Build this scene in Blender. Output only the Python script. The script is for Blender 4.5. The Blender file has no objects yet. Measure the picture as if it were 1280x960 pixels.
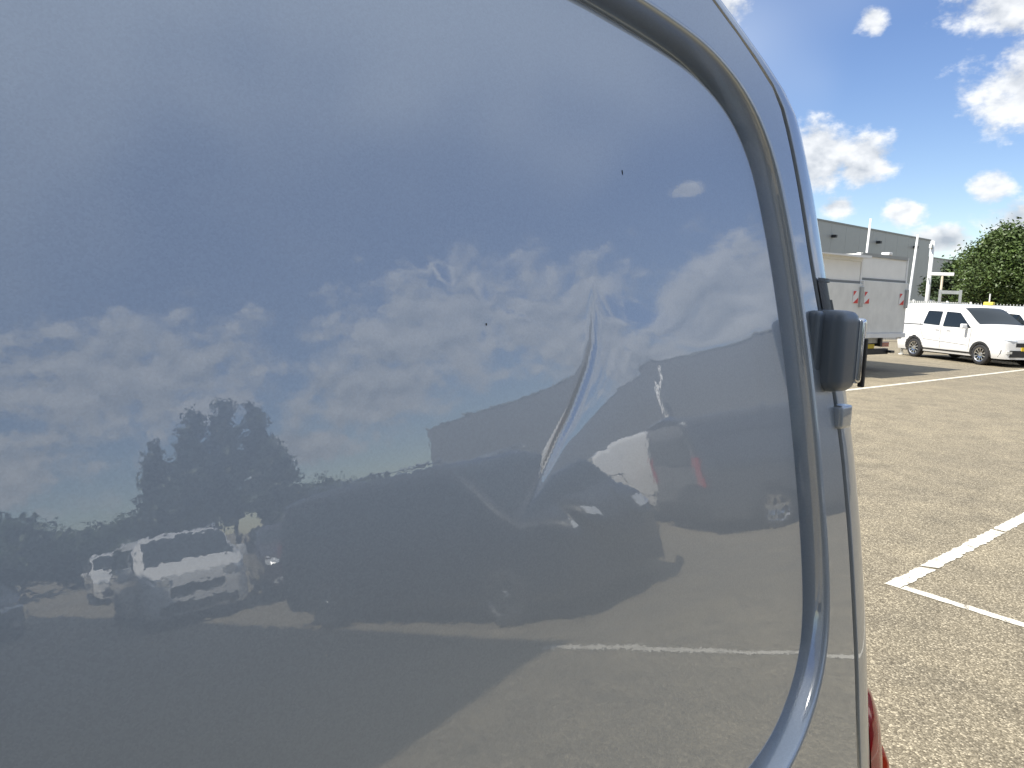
import bpy, bmesh, math, random
from mathutils import Vector, Matrix, noise
from mathutils.geometry import delaunay_2d_cdt
random.seed(7)
R = math.radians
scene = bpy.context.scene
C = scene.collection

# ------------------------------------------------------------------ camera
FPX, YAW, PITCH, ROLL, EYE = 962.0, 48.0, 6.9, 2.1, 1.70
def cam_basis():
    a, p, r_ = R(YAW), R(PITCH), R(ROLL)
    f = Vector((-math.sin(a)*math.cos(p), math.cos(a)*math.cos(p), -math.sin(p)))
    r = Vector((math.cos(a), math.sin(a), 0)); u = r.cross(f)
    r2 = r*math.cos(r_) + u*math.sin(r_)
    return f, r2, r2.cross(f)
CF, CR, CU = cam_basis()
cam = bpy.data.cameras.new('camera'); cam_o = bpy.data.objects.new('camera', cam); C.objects.link(cam_o)
cam.sensor_fit = 'HORIZONTAL'; cam.sensor_width = 36.0; cam.lens = 36.0*FPX/1280.0
cam.clip_start = 0.02; cam.clip_end = 3000
cam_o.matrix_world = Matrix(((CR.x, CU.x, -CF.x, 0), (CR.y, CU.y, -CF.y, 0), (CR.z, CU.z, -CF.z, EYE), (0, 0, 0, 1)))
scene.camera = cam_o
def az_of(px, py=384):            # compass angle (deg, from +y towards +x) of a photo column
    d = CF + CR*((px-640)/FPX) - CU*((py-480)/FPX)
    return math.degrees(math.atan2(d.x, d.y))
def polar(az, dist): return Vector((math.sin(R(az))*dist, math.cos(R(az))*dist, 0))

# ------------------------------------------------------------------ sky, clouds, sun
SUN_DIR = Vector((-0.38, -0.925, 0)).normalized()      # horizontal direction towards the sun
SUN_EL = 52.0
world = bpy.data.worlds.new('World'); scene.world = world; world.use_nodes = True
def build_world():
    nt = world.node_tree; nt.nodes.clear(); N = nt.nodes.new; L = nt.links.new
    out = N('ShaderNodeOutputWorld'); bg = N('ShaderNodeBackground'); L(bg.outputs[0], out.inputs[0])
    bg.inputs['Strength'].default_value = 0.10
    sky = N('ShaderNodeTexSky'); sky.sky_type = 'NISHITA'; sky.sun_disc = False
    sky.sun_elevation = R(SUN_EL); sky.sun_rotation = math.atan2(SUN_DIR.x, SUN_DIR.y)
    sky.air_density = 1.0; sky.dust_density = 0.25; sky.ozone_density = 2.0
    def m(op, a, b=None, c=None):
        n = N('ShaderNodeMath'); n.operation = op
        for i, v in enumerate((a, b, c)):
            if v is None: continue
            if isinstance(v, (int, float)): n.inputs[i].default_value = v
            else: L(v, n.inputs[i])
        return n.outputs[0]
    tc = N('ShaderNodeTexCoord'); sep = N('ShaderNodeSeparateXYZ'); L(tc.outputs['Generated'], sep.inputs[0])
    X, Y, Z = sep.outputs
    az = m('MULTIPLY', m('ARCTAN2', X, Y), 180/math.pi); el = m('MULTIPLY', m('ARCSINE', Z), 180/math.pi)
    def fbm(scale, detail, rough, off=(0, 0, 0), zs=1.5):
        mp = N('ShaderNodeMapping'); mp.inputs['Scale'].default_value = (scale, scale, scale*zs); mp.inputs['Location'].default_value = off
        L(tc.outputs['Generated'], mp.inputs[0])
        n = N('ShaderNodeTexNoise'); n.inputs['Scale'].default_value = 1; n.inputs['Detail'].default_value = detail; n.inputs['Roughness'].default_value = rough
        L(mp.outputs[0], n.inputs['Vector']); return n.outputs[0]
    def fbm4(scale, detail, off):
        return fbm(scale, detail, 0.58, off)
    billow = fbm4(20, 5, (0, 0, 0)); billow_up = fbm4(20, 3, (0.0, 0.0, 0.50)); fine = fbm(90, 3, 0.65, (3, 1, 2))
    # cumulus heaps: (azimuth, elevation, half width, half height)
    heaps = [(-28.0, 9.6, 3.6, 2.6), (-24.6, 9.4, 2.1, 2.1), (-25.9, 6.4, 1.5, 0.9), (-21.9, 6.1, 1.5, 1.0), (-17.3, 7.5, 1.5, 1.2),
             (-16.0, 13.4, 3.8, 3.0), (-16.5, 17.8, 4.4, 2.2), (-24.8, 17.7, 1.1, 1.0), (-35.2, 19.0, 2.6, 2.8), (-19.6, 4.2, 2.0, 1.0), (-15.4, 5.2, 2.4, 1.5),
             # bank above the hall and poplars on the other side of the yard
             (51.5, 13.4, 12.5, 5.6), (42.5, 12.2, 7.5, 5.2), (58, 9.0, 7.5, 3.6), (30.0, 11.4, 7.5, 5.0), (38, 8.2, 8.0, 3.6), (75, 12.6, 13.0, 5.0), (85, 8.0, 10.0, 4.4), (64, 5.6, 4.6, 2.0), (31.6, 19.8, 1.2, 0.6), (18, 11, 7, 4), (102, 10, 9, 4.5)]
    cv = N('ShaderNodeCombineXYZ'); L(az, cv.inputs[0]); L(el, cv.inputs[1])
    acc = None
    for (a, e, wa, we) in heaps:
        vm = N('ShaderNodeVectorMath'); vm.operation = 'MULTIPLY_ADD'; L(cv.outputs[0], vm.inputs[0])
        vm.inputs[1].default_value = (1/wa, 1/we, 0); vm.inputs[2].default_value = (-a/wa, -e/we, 0)
        ln = N('ShaderNodeVectorMath'); ln.operation = 'LENGTH'; L(vm.outputs[0], ln.inputs[0])
        acc = ln.outputs['Value'] if acc is None else m('MINIMUM', acc, ln.outputs['Value'])
    acc2 = m('MULTIPLY', m('SUBTRACT', 1.02, acc), 1.05)
    # scattered fair-weather cloud high up, all round the sky
    broad = fbm(3.0, 2, 0.5, (1.7, 4.2, 0.3), 1.0)
    scatter = m('MINIMUM', m('MULTIPLY', m('SUBTRACT', broad, 0.60), 4.0), m('SUBTRACT', m('MULTIPLY', el, 0.05), 2.35))
    acc2 = m('MAXIMUM', m('MAXIMUM', acc2, scatter), -1.2)
    dens = m('ADD', acc2, m('ADD', m('MULTIPLY', m('SUBTRACT', billow, 0.50), 2.4), m('MULTIPLY', m('SUBTRACT', fine, 0.5), 0.45)))
    mr = N('ShaderNodeMapRange'); mr.interpolation_type = 'SMOOTHSTEP'; L(dens, mr.inputs[0])
    mr.inputs[1].default_value = -0.05; mr.inputs[2].default_value = 0.62
    mask = mr.outputs[0]
    # tops white, bases and thick cores grey
    shade = m('ADD', m('MULTIPLY', m('SUBTRACT', billow, billow_up), 2.2), m('MULTIPLY', m('SUBTRACT', fine, 0.5), 0.5))
    thick = m('MULTIPLY', dens, -0.22)
    mr2 = N('ShaderNodeMapRange'); L(m('ADD', shade, thick), mr2.inputs[0]); mr2.inputs[1].default_value = -0.70; mr2.inputs[2].default_value = 0.20
    ramp = N('ShaderNodeMix'); ramp.data_type = 'RGBA'; L(mr2.outputs[0], ramp.inputs[0])
    ramp.inputs[6].default_value = (2.7, 3.0, 3.45, 1); ramp.inputs[7].default_value = (6.0, 6.1, 6.2, 1)
    hs = N('ShaderNodeHueSaturation'); hs.inputs['Saturation'].default_value = 1.12; hs.inputs['Hue'].default_value = 0.512; hs.inputs['Value'].default_value = 0.86; L(sky.outputs[0], hs.inputs['Color'])
    # thin high veil over the upper sky
    veil = N('ShaderNodeMapRange'); veil.interpolation_type = 'SMOOTHSTEP'; L(m('ADD', el, m('MULTIPLY', m('SUBTRACT', broad, 0.5), 60)), veil.inputs[0])
    veil.inputs[1].default_value = 17; veil.inputs[2].default_value = 44
    vmix = N('ShaderNodeMix'); vmix.data_type = 'RGBA'; L(m('MULTIPLY', veil.outputs[0], 0.80), vmix.inputs[0]); L(hs.outputs[0], vmix.inputs[6]); vmix.inputs[7].default_value = (4.6, 5.2, 6.0, 1)
    mix = N('ShaderNodeMix'); mix.data_type = 'RGBA'
    L(m('MULTIPLY', mask, 0.95), mix.inputs[0]); L(vmix.outputs[2], mix.inputs[6]); L(ramp.outputs[2], mix.inputs[7])
    L(mix.outputs[2], bg.inputs[0])
build_world()
world.cycles.sampling_method = 'MANUAL'; world.cycles.sample_map_resolution = 512
sun = bpy.data.lights.new('sun', 'SUN'); sun.energy = 4.6; sun.angle = R(0.53); sun.color = (1.0, 0.94, 0.84)
sun_o = bpy.data.objects.new('sun', sun); C.objects.link(sun_o)
sd = Vector((SUN_DIR.x*math.cos(R(SUN_EL)), SUN_DIR.y*math.cos(R(SUN_EL)), math.sin(R(SUN_EL))))
sun_o.rotation_euler = sd.to_track_quat('Z', 'Y').to_euler(); sun_o.location = sd*60
scene.view_settings.view_transform = 'Standard'; scene.view_settings.look = 'None'
scene.view_settings.exposure = 0.85; scene.view_settings.gamma = 1.0
scene.render.resolution_x = 1024; scene.render.resolution_y = 768
scene.render.engine = 'CYCLES'; scene.cycles.max_bounces = 8

# ------------------------------------------------------------------ helpers
MATS = {}
def mat(name, col, rough=0.5, metal=0.0, coat=0.0, coat_rough=0.03, var=0.0, vscale=6.0, bump=0.0, bscale=80.0, ior=1.5, emit=None, spec=None):
    if name in MATS: return MATS[name]
    M = bpy.data.materials.new(name); M.use_nodes = True; nt = M.node_tree; b = nt.nodes['Principled BSDF']
    b.inputs['Base Color'].default_value = (*col, 1); b.inputs['Roughness'].default_value = rough; b.inputs['Metallic'].default_value = metal
    b.inputs['Coat Weight'].default_value = coat; b.inputs['Coat Roughness'].default_value = coat_rough; b.inputs['IOR'].default_value = ior
    tc = nt.nodes.new('ShaderNodeTexCoord')
    if var > 0:
        n = nt.nodes.new('ShaderNodeTexNoise'); n.inputs['Scale'].default_value = vscale; n.inputs['Detail'].default_value = 6; n.inputs['Roughness'].default_value = 0.6
        nt.links.new(tc.outputs['Object'], n.inputs['Vector'])
        mx = nt.nodes.new('ShaderNodeMix'); mx.data_type = 'RGBA'
        mx.inputs[6].default_value = (*[c*(1-var) for c in col], 1); mx.inputs[7].default_value = (*[min(1, c*(1+var)) for c in col], 1)
        mr = nt.nodes.new('ShaderNodeMapRange'); mr.inputs[1].default_value = .3; mr.inputs[2].default_value = .7
        nt.links.new(n.outputs[0], mr.inputs[0]); nt.links.new(mr.outputs[0], mx.inputs[0]); nt.links.new(mx.outputs[2], b.inputs['Base Color'])
    if bump > 0:
        n2 = nt.nodes.new('ShaderNodeTexNoise'); n2.inputs['Scale'].default_value = bscale; n2.inputs['Detail'].default_value = 3
        nt.links.new(tc.outputs['Object'], n2.inputs['Vector'])
        bp = nt.nodes.new('ShaderNodeBump'); bp.inputs['Strength'].default_value = bump; bp.inputs['Distance'].default_value = 0.01
        nt.links.new(n2.outputs[0], bp.inputs['Height']); nt.links.new(bp.outputs[0], b.inputs['Normal'])
    if emit: b.inputs['Emission Color'].default_value = (*emit[0], 1); b.inputs['Emission Strength'].default_value = emit[1]
    MATS[name] = M; return M

def empty(name, loc=(0, 0, 0), rz=0.0):
    o = bpy.data.objects.new(name, None); C.objects.link(o); o.location = loc; o.rotation_euler = (0, 0, rz); o.empty_display_size = .2
    return o
def tag(o, label=None, cat=None, group=None, kind=None):
    if label: o['label'] = label
    if cat: o['category'] = cat
    if group: o['group'] = group
    if kind: o['kind'] = kind
    return o
def mesh_obj(name, verts, faces, material, parent=None, smooth=False):
    me = bpy.data.meshes.new(name); me.from_pydata([tuple(v) for v in verts], [], faces); me.update()
    if material: me.materials.append(material)
    if smooth: me.polygons.foreach_set('use_smooth', [True]*len(me.polygons))
    o = bpy.data.objects.new(name, me); C.objects.link(o)
    if parent: o.parent = parent
    return o
class MB:
    def __init__(s): s.v = []; s.f = []
    def add(s, v, f):
        k = len(s.v); s.v += [tuple(p) for p in v]; s.f += [tuple(i+k for i in q) for q in f]; return s
    def box(s, x0, x1, y0, y1, z0, z1, bev=0.0):
        if bev > 0:
            bm = bmesh.new(); bmesh.ops.create_cube(bm, size=1)
            for v in bm.verts: v.co = Vector(((x0+x1)/2+v.co.x*(x1-x0), (y0+y1)/2+v.co.y*(y1-y0), (z0+z1)/2+v.co.z*(z1-z0)))
            bmesh.ops.bevel(bm, geom=bm.edges[:], offset=bev, segments=3, profile=.6, affect='EDGES')
            bm.verts.index_update(); s.add([v.co.copy() for v in bm.verts], [tuple(v.index for v in f.verts) for f in bm.faces]); bm.free(); return s
        return s.add([(x0, y0, z0), (x1, y0, z0), (x1, y1, z0), (x0, y1, z0), (x0, y0, z1), (x1, y0, z1), (x1, y1, z1), (x0, y1, z1)],
                     [(0, 3, 2, 1), (4, 5, 6, 7), (0, 1, 5, 4), (1, 2, 6, 5), (2, 3, 7, 6), (3, 0, 4, 7)])
    def tube(s, pts, rad, n=8, cap=True):
        pts = [Vector(p) for p in pts]; rads = rad if isinstance(rad, (list, tuple)) else [rad]*len(pts)
        k = len(s.v); prev = None
        for i, p in enumerate(pts):
            t = (pts[min(i+1, len(pts)-1)]-pts[max(i-1, 0)]).normalized()
            a = t.orthogonal().normalized() if prev is None else (prev - t*prev.dot(t)).normalized()
            prev = a; b = t.cross(a)
            for j in range(n):
                w = 2*math.pi*j/n; s.v.append(tuple(p+(a*math.cos(w)+b*math.sin(w))*rads[i]))
        for i in range(len(pts)-1):
            for j in range(n):
                s.f.append((k+i*n+j, k+i*n+(j+1) % n, k+(i+1)*n+(j+1) % n, k+(i+1)*n+j))
        if cap: s.f.append(tuple(k+j for j in range(n))[::-1]); s.f.append(tuple(k+(len(pts)-1)*n+j for j in range(n)))
        return s
    def lathe_y(s, prof, cx, cz, n=32):      # prof: (y, radius) spun about the y axis through (cx, cz)
        k = len(s.v)
        for (y, r) in prof:
            for j in range(n):
                w = 2*math.pi*j/n; s.v.append((cx+r*math.cos(w), y, cz+r*math.sin(w)))
        for i in range(len(prof)-1):
            for j in range(n): s.f.append((k+i*n+j, k+i*n+(j+1) % n, k+(i+1)*n+(j+1) % n, k+(i+1)*n+j))
        return s
    def build(s, name, material, parent=None, smooth=False):
        return mesh_obj(name, s.v, s.f, material, parent, smooth)
def interp(xs, ys, x):
    if x <= xs[0]: return ys[0]
    for i in range(len(xs)-1):
        if x <= xs[i+1]:
            t = (x-xs[i])/(xs[i+1]-xs[i]); return ys[i]+(ys[i+1]-ys[i])*t
    return ys[-1]
def smooth_interp(xs, ys, x):
    if x <= xs[0]: return ys[0]
    if x >= xs[-1]: return ys[-1]
    n = len(xs)
    for i in range(n-1):
        if x <= xs[i+1]:
            h = xs[i+1]-xs[i]; t = (x-xs[i])/h
            def tan(k):
                if k == 0 or k == n-1: return 0 if n == 2 else ((ys[1]-ys[0])/(xs[1]-xs[0]) if k == 0 else (ys[-1]-ys[-2])/(xs[-1]-xs[-2]))
                a = (ys[k]-ys[k-1])/(xs[k]-xs[k-1]); b = (ys[k+1]-ys[k])/(xs[k+1]-xs[k])
                return 0 if a*b <= 0 else 2*a*b/(a+b)
            m0, m1 = tan(i)*h, tan(i+1)*h
            return (2*t**3-3*t*t+1)*ys[i]+(t**3-2*t*t+t)*m0+(-2*t**3+3*t*t)*ys[i+1]+(t**3-t*t)*m1
def in_poly(x, y, poly):
    c = False; j = len(poly)-1
    for i in range(len(poly)):
        xi, yi = poly[i]; xj, yj = poly[j]
        if (yi > y) != (yj > y) and x < (xj-xi)*(y-yi)/(yj-yi)+xi: c = not c
        j = i
    return c
def poly_dist(x, y, poly):
    best = 1e9
    for i in range(len(poly)):
        ax, ay = poly[i-1]; bx, by = poly[i]
        dx, dy = bx-ax, by-ay; l = dx*dx+dy*dy
        t = 0 if l == 0 else max(0, min(1, ((x-ax)*dx+(y-ay)*dy)/l))
        best = min(best, math.hypot(x-ax-t*dx, y-ay-t*dy))
    return best
def cdt(points, loops):
    """Delaunay triangles of points with the loops as constraint edges"""
    vs = [Vector(p) for p in points]; edges = []
    for lp in loops:
        k = len(vs); vs += [Vector(p) for p in lp]; n = len(lp)
        edges += [(k+i, k+(i+1) % n) for i in range(n)]
    v, e, f, *_ = delaunay_2d_cdt(vs, edges, [], 0, 1e-7)
    return v, f
def round_poly(poly, rad, n=5):
    out = []
    for i in range(len(poly)):
        p0, p1, p2 = Vector(poly[i-1]), Vector(poly[i]), Vector(poly[(i+1) % len(poly)])
        r = min(rad, (p0-p1).length*.45, (p2-p1).length*.45)
        a = p1+(p0-p1).normalized()*r; b = p1+(p2-p1).normalized()*r
        for k in range(n+1):
            t = k/n; out.append(tuple(a*(1-t)**2+p1*2*t*(1-t)+b*t*t))
    return out

# ------------------------------------------------------------------ materials
def paint(name, col, metal=0.0, rough=0.45, flake=0.0, wob=0.0, wscale=120.0, dust=0.0):
    M = mat(name, col, rough, metal, 1.0, 0.012); nt = M.node_tree; b = nt.nodes['Principled BSDF']
    tc = nt.nodes.new('ShaderNodeTexCoord'); L = nt.links.new
    if flake > 0:
        n = nt.nodes.new('ShaderNodeTexVoronoi'); n.inputs['Scale'].default_value = 900; L(tc.outputs['Object'], n.inputs['Vector'])
        mx = nt.nodes.new('ShaderNodeMix'); mx.data_type = 'RGBA'; mx.inputs[6].default_value = (*[c*(1-flake) for c in col], 1); mx.inputs[7].default_value = (*[c*(1+flake) for c in col], 1)
        L(n.outputs['Color'], mx.inputs[0]); src = mx.outputs[2]
        if dust > 0:
            d = nt.nodes.new('ShaderNodeTexNoise'); d.inputs['Scale'].default_value = 320; d.inputs['Detail'].default_value = 1; L(tc.outputs['Object'], d.inputs['Vector'])
            r_ = nt.nodes.new('ShaderNodeMapRange'); r_.inputs[1].default_value = .79; r_.inputs[2].default_value = .84; L(d.outputs[0], r_.inputs[0])
            ml = nt.nodes.new('ShaderNodeMath'); ml.operation = 'MULTIPLY'; ml.inputs[1].default_value = dust; L(r_.outputs[0], ml.inputs[0])
            m2 = nt.nodes.new('ShaderNodeMix'); m2.data_type = 'RGBA'; L(ml.outputs[0], m2.inputs[0]); L(src, m2.inputs[6]); m2.inputs[7].default_value = (.55, .52, .47, 1); src = m2.outputs[2]
        L(src, b.inputs['Base Color'])
    if wob > 0:                       # orange peel of the clear coat
        n = nt.nodes.new('ShaderNodeTexNoise'); n.inputs['Scale'].default_value = wscale; n.inputs['Detail'].default_value = 1.0; L(tc.outputs['Object'], n.inputs['Vector'])
        bp = nt.nodes.new('ShaderNodeBump'); bp.inputs['Strength'].default_value = 1.0; bp.inputs['Distance'].default_value = wob; L(n.outputs[0], bp.inputs['Height'])
        L(bp.outputs[0], b.inputs['Coat Normal'])
    return M
VAN_PAINT = paint('blue_grey_paint', (0.385, 0.43, 0.488), 0.78, 0.46, 0.06, 0.000011, 230.0, 0.30)
VAN_PAINT.node_tree.nodes['Principled BSDF'].inputs['Coat IOR'].default_value = 2.05
WHITE_PAINT = paint('white_paint', (0.70, 0.70, 0.69))
BLACK_PAINT = paint('black_paint', (0.010, 0.011, 0.013))
DKGREY_PAINT = paint('dark_grey_paint', (0.085, 0.09, 0.10), 0.5)
DKRED_PAINT = paint('dark_paint', (0.035, 0.02, 0.02), 0.2)
GLASS = mat('dark_glass', (0.012, 0.016, 0.018), 0.03, 0, 0.0, ior=1.52)
RUBBER = mat('tyre_rubber', (0.022, 0.022, 0.023), 0.8, var=.3, vscale=40, bump=.3, bscale=60)
BLACK_PLASTIC = mat('black_plastic', (0.025, 0.026, 0.028), 0.5, bump=.1, bscale=300)
GAP = mat('seam_dark', (0.006, 0.006, 0.007), 0.7)
ALLOY = mat('alloy_metal', (0.62, 0.62, 0.63), 0.25, 1.0, var=.1)
CHROME = mat('bright_metal', (0.75, 0.76, 0.78), 0.12, 1.0)
LAMP = mat('lamp_glass', (0.75, 0.77, 0.78), 0.08, 0.5, 1.0)
RED = mat('red_lens', (0.34, 0.008, 0.012), 0.08, 0, 1.0, 0.01, var=.25, vscale=30)
RED_DK = mat('dark_red_lens', (0.12, 0.004, 0.012), 0.06, 0, 1.0, 0.01)
AMBER = mat('orange_red_lens', (0.55, 0.04, 0.01), 0.1, 0, 1.0, 0.01)
GREY_HOUSING = mat('satin_grey_plastic', (0.092, 0.115, 0.145), 0.42, 0, 0.25, 0.25, bump=.05, bscale=500)

def ground_material():
    M = bpy.data.materials.new('asphalt'); M.use_nodes = True; nt = M.node_tree; b = nt.nodes['Principled BSDF']; N = nt.nodes.new; L = nt.links.new
    tc = N('ShaderNodeTexCoord')
    def noi(s, d=4, r=.6):
        n = N('ShaderNodeTexNoise'); n.inputs['Scale'].default_value = s; n.inputs['Detail'].default_value = d; n.inputs['Roughness'].default_value = r; L(tc.outputs['Object'], n.inputs['Vector']); return n.outputs[0]
    def ramp(src, stops):
        r = N('ShaderNodeValToRGB'); e = r.color_ramp.elements
        while len(e) < len(stops): e.new(.5)
        for k, (p, c) in enumerate(stops): e[k].position = p; e[k].color = (*c, 1)
        L(src, r.inputs[0]); return r.outputs[0]
    def mix(a, b_, f, mode='MIX'):
        x = N('ShaderNodeMix'); x.data_type = 'RGBA'; x.blend_type = mode
        if isinstance(f, float): x.inputs[0].default_value = f
        else: L(f, x.inputs[0])
        for k, v in ((6, a), (7, b_)):
            if isinstance(v, tuple): x.inputs[k].default_value = (*v, 1)
            else: L(v, x.inputs[k])
        return x.outputs[2]
    v = N('ShaderNodeTexVoronoi'); v.inputs['Scale'].default_value = 125; v.inputs['Randomness'].default_value = 1; L(tc.outputs['Object'], v.inputs['Vector'])
    stone = N('ShaderNodeSeparateColor'); L(v.outputs['Color'], stone.inputs[0])
    col = ramp(stone.outputs[0], [(0.0, (.125, .105, .070)), (.45, (.215, .185, .130)), (.8, (.30, .262, .190)), (1.0, (.55, .485, .36))])
    binder = ramp(v.outputs['Distance'], [(0.0, (1, 1, 1)), (.55, (.95, .95, .95)), (.9, (.45, .44, .42))])
    col = mix(col, binder, .8, 'MULTIPLY')
    mid = ramp(noi(2.2, 6, .65), [(.28, (.74, .74, .74)), (.72, (1.16, 1.15, 1.12))])
    col = mix(col, mid, 1.0, 'MULTIPLY')
    big = ramp(noi(.22, 5, .6), [(.3, (.80, .80, .81)), (.7, (1.12, 1.11, 1.08))])
    col = mix(col, big, 1.0, 'MULTIPLY')
    # tar-dark cracks and worn joints
    vc = N('ShaderNodeTexVoronoi'); vc.feature = 'DISTANCE_TO_EDGE'; vc.inputs['Scale'].default_value = .16
    dm = N('ShaderNodeVectorMath'); dm.operation = 'ADD'; nn = N('ShaderNodeTexNoise'); nn.inputs['Scale'].default_value = 1.4; nn.inputs['Detail'].default_value = 6; L(tc.outputs['Object'], nn.inputs['Vector'])
    L(tc.outputs['Object'], dm.inputs[0]); L(nn.outputs['Color'], dm.inputs[1]); L(dm.outputs[0], vc.inputs['Vector'])
    cr = ramp(vc.outputs['Distance'], [(0.0, (.45, .45, .45)), (.004, (.72, .72, .72)), (.010, (1, 1, 1))])
    col = mix(col, cr, .28, 'MULTIPLY')
    spots = ramp(noi(.9, 3, .5), [(.70, (1, 1, 1)), (.78, (.66, .65, .64))])
    col = mix(col, spots, .7, 'MULTIPLY')
    L(col, b.inputs['Base Color']); b.inputs['Roughness'].default_value = .86
    bp = N('ShaderNodeBump'); bp.inputs['Strength'].default_value = .55; bp.inputs['Distance'].default_value = .006; L(v.outputs['Distance'], bp.inputs['Height']); bp.invert = True
    L(bp.outputs[0], b.inputs['Normal'])
    return M
def line_material():
    M = bpy.data.materials.new('worn_line_paint'); M.use_nodes = True; nt = M.node_tree; b = nt.nodes['Principled BSDF']; N = nt.nodes.new; L = nt.links.new
    tc = N('ShaderNodeTexCoord'); v = N('ShaderNodeTexVoronoi'); v.inputs['Scale'].default_value = 95; L(tc.outputs['Object'], v.inputs['Vector'])
    n = N('ShaderNodeTexNoise'); n.inputs['Scale'].default_value = 9; n.inputs['Detail'].default_value = 7; n.inputs['Roughness'].default_value = .7; L(tc.outputs['Object'], n.inputs['Vector'])
    a = N('ShaderNodeMath'); a.operation = 'MULTIPLY_ADD'; L(v.outputs['Distance'], a.inputs[0]); a.inputs[1].default_value = .28; L(n.outputs[0], a.inputs[2])
    r = N('ShaderNodeValToRGB'); e = r.color_ramp.elements; e[0].position = .70; e[0].color = (.60, .57, .49, 1); e[1].position = .80; e[1].color = (.24, .215, .17, 1); L(a.outputs[0], r.inputs[0])
    L(r.outputs[0], b.inputs['Base Color']); b.inputs['Roughness'].default_value = .7
    bp = N('ShaderNodeBump'); bp.inputs['Strength'].default_value = .4; bp.inputs['Distance'].default_value = .004; bp.invert = True; L(v.outputs['Distance'], bp.inputs['Height']); L(bp.outputs[0], b.inputs['Normal'])
    return M

# ------------------------------------------------------------------ ground and painted lines
ASPHALT = ground_material(); LINE = line_material()
g = mesh_obj('ground', [(-900, -900, 0), (900, -900, 0), (900, 900, 0), (-900, 900, 0)], [(0, 1, 2, 3)], ASPHALT); tag(g, kind='structure')
def line(p0, p1, w, ragged=0.006, z=0.004, step=0.02, cut0=0.0, cut1=0.0):
    p0, p1 = Vector((*p0, z)), Vector((*p1, z)); d = p1-p0; n = max(2, int(d.length/step)); t = d.normalized(); s = Vector((-t.y, t.x, 0))
    v = []; f = []
    for i in range(n+1):
        q = p0+d*i/n
        for sgn in (-1, 1):
            j = ragged*(noise.noise((i*.35, sgn*9.1+p0.x, p0.y))*1.3 + random.uniform(-.4, .4))
            sl = 0
            if i == 0: sl = cut0*sgn
            if i == n: sl = cut1*sgn
            v.append(q+s*sgn*(w/2+j)+t*sl)
        if i: f.append((2*i-2, 2*i, 2*i+1, 2*i-1))
    o = mesh_obj('parking_line', v, f, LINE); o.data.polygons.foreach_set('use_smooth', [False]*len(f)); return tag(o, kind='structure')
line((-1.775, 4.77), (-1.765, 5.29), .095, .010, cut0=.0, cut1=-.02)
line((-1.765, 5.33), (-1.75, 6.66), .095, .012, cut0=-.03, cut1=.01)
line((-1.75, 6.69), (-1.70, 12.2), .095, .010)
line((-1.725, 4.80), (2.60, 4.62), .072, .005)
line((2.615, 4.619), (4.3, 4.50), .10, .008)
line((-6.80, 13.5), (-6.45, 27.0), .12, .010)
line((-6.6, 31.0), (0.6, 31.4), .10, .010)
line((11.2, 0.6), (19.5, 0.9), .10, .010)

# ------------------------------------------------------------------ wheels and generic vehicles
_wheel_cache = {}
def wheel_meshes(r, w, kind):
    key = (round(r, 3), round(w, 3), kind)
    if key in _wheel_cache: return _wheel_cache[key]
    rr = r*.66
    ty = MB().lathe_y([(-w/2, rr), (-w/2-.004, rr+.02), (-w/2-.002, r-.03), (-w/2+.02, r-.006), (-w/4, r), (w/4, r), (w/2-.02, r-.006), (w/2+.002, r-.03), (w/2+.004, rr+.02), (w/2, rr)], 0, 0, 40)
    rim = MB().lathe_y([(w/2, rr), (w/2-.004, rr-.006), (w/2-.012, rr-.02), (-.02, rr-.025), (-w/2, rr-.01)], 0, 0, 40)
    rim.lathe_y([(w/2-.02, .0), (w/2-.02, .055), (w/2-.035, .065), (w/2-.07, .07)], 0, 0, 20)
    ns = {'spoke5': 5, 'spoke10': 10, 'steel': 12}[kind]
    for k in range(ns):
        a = 2*math.pi*k/ns + .3; wd = {'spoke5': .042, 'spoke10': .020, 'steel': .030}[kind]
        c, s_ = math.cos(a), math.sin(a)
        pts = []
        for (q, hw, y0) in ((.05, wd*.85, w/2-.03), (rr*.55, wd*.7, w/2-.014), (rr-.012, wd, w/2-.010)):
            for sg in (-1, 1): pts.append((c*q - s_*hw*sg, y0, s_*q + c*hw*sg))
        pts2 = [(x, y-.03, z) for (x, y, z) in pts]
        rim.add(pts+pts2, [(0, 1, 3, 2), (2, 3, 5, 4), (0, 2, 8, 6), (2, 4, 10, 8), (1, 7, 9, 3), (3, 9, 11, 5)])
    dk = MB().lathe_y([(w/2-.075, 0.0), (w/2-.075, rr-.02)], 0, 0, 32)
    def mk(mb, nm):
        me = bpy.data.meshes.new(nm); me.from_pydata(mb.v, [], mb.f); me.update(); me.polygons.foreach_set('use_smooth', [True]*len(me.polygons)); return me
    t, ri, d = mk(ty, 'tyre'), mk(rim, 'rim'), mk(dk, 'brake_backing')
    ri.polygons.foreach_set('use_smooth', [False]*len(ri.polygons))
    t.materials.append(RUBBER); d.materials.append(GAP); ri.materials.append(ALLOY)
    _wheel_cache[key] = (t, ri, d); return t, ri, d
def add_wheel(parent, x, y, r, w, side, kind):
    t, ri, d = wheel_meshes(r, w, kind)
    o = bpy.data.objects.new('wheel', t); C.objects.link(o); o.parent = parent; o.location = (x, y, r)
    if side < 0: o.rotation_euler = (0, 0, math.pi)
    for me, nm in ((ri, 'rim'), (d, 'brake_backing')):
        c = bpy.data.objects.new(nm, me); C.objects.link(c); c.parent = o
    return o

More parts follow.
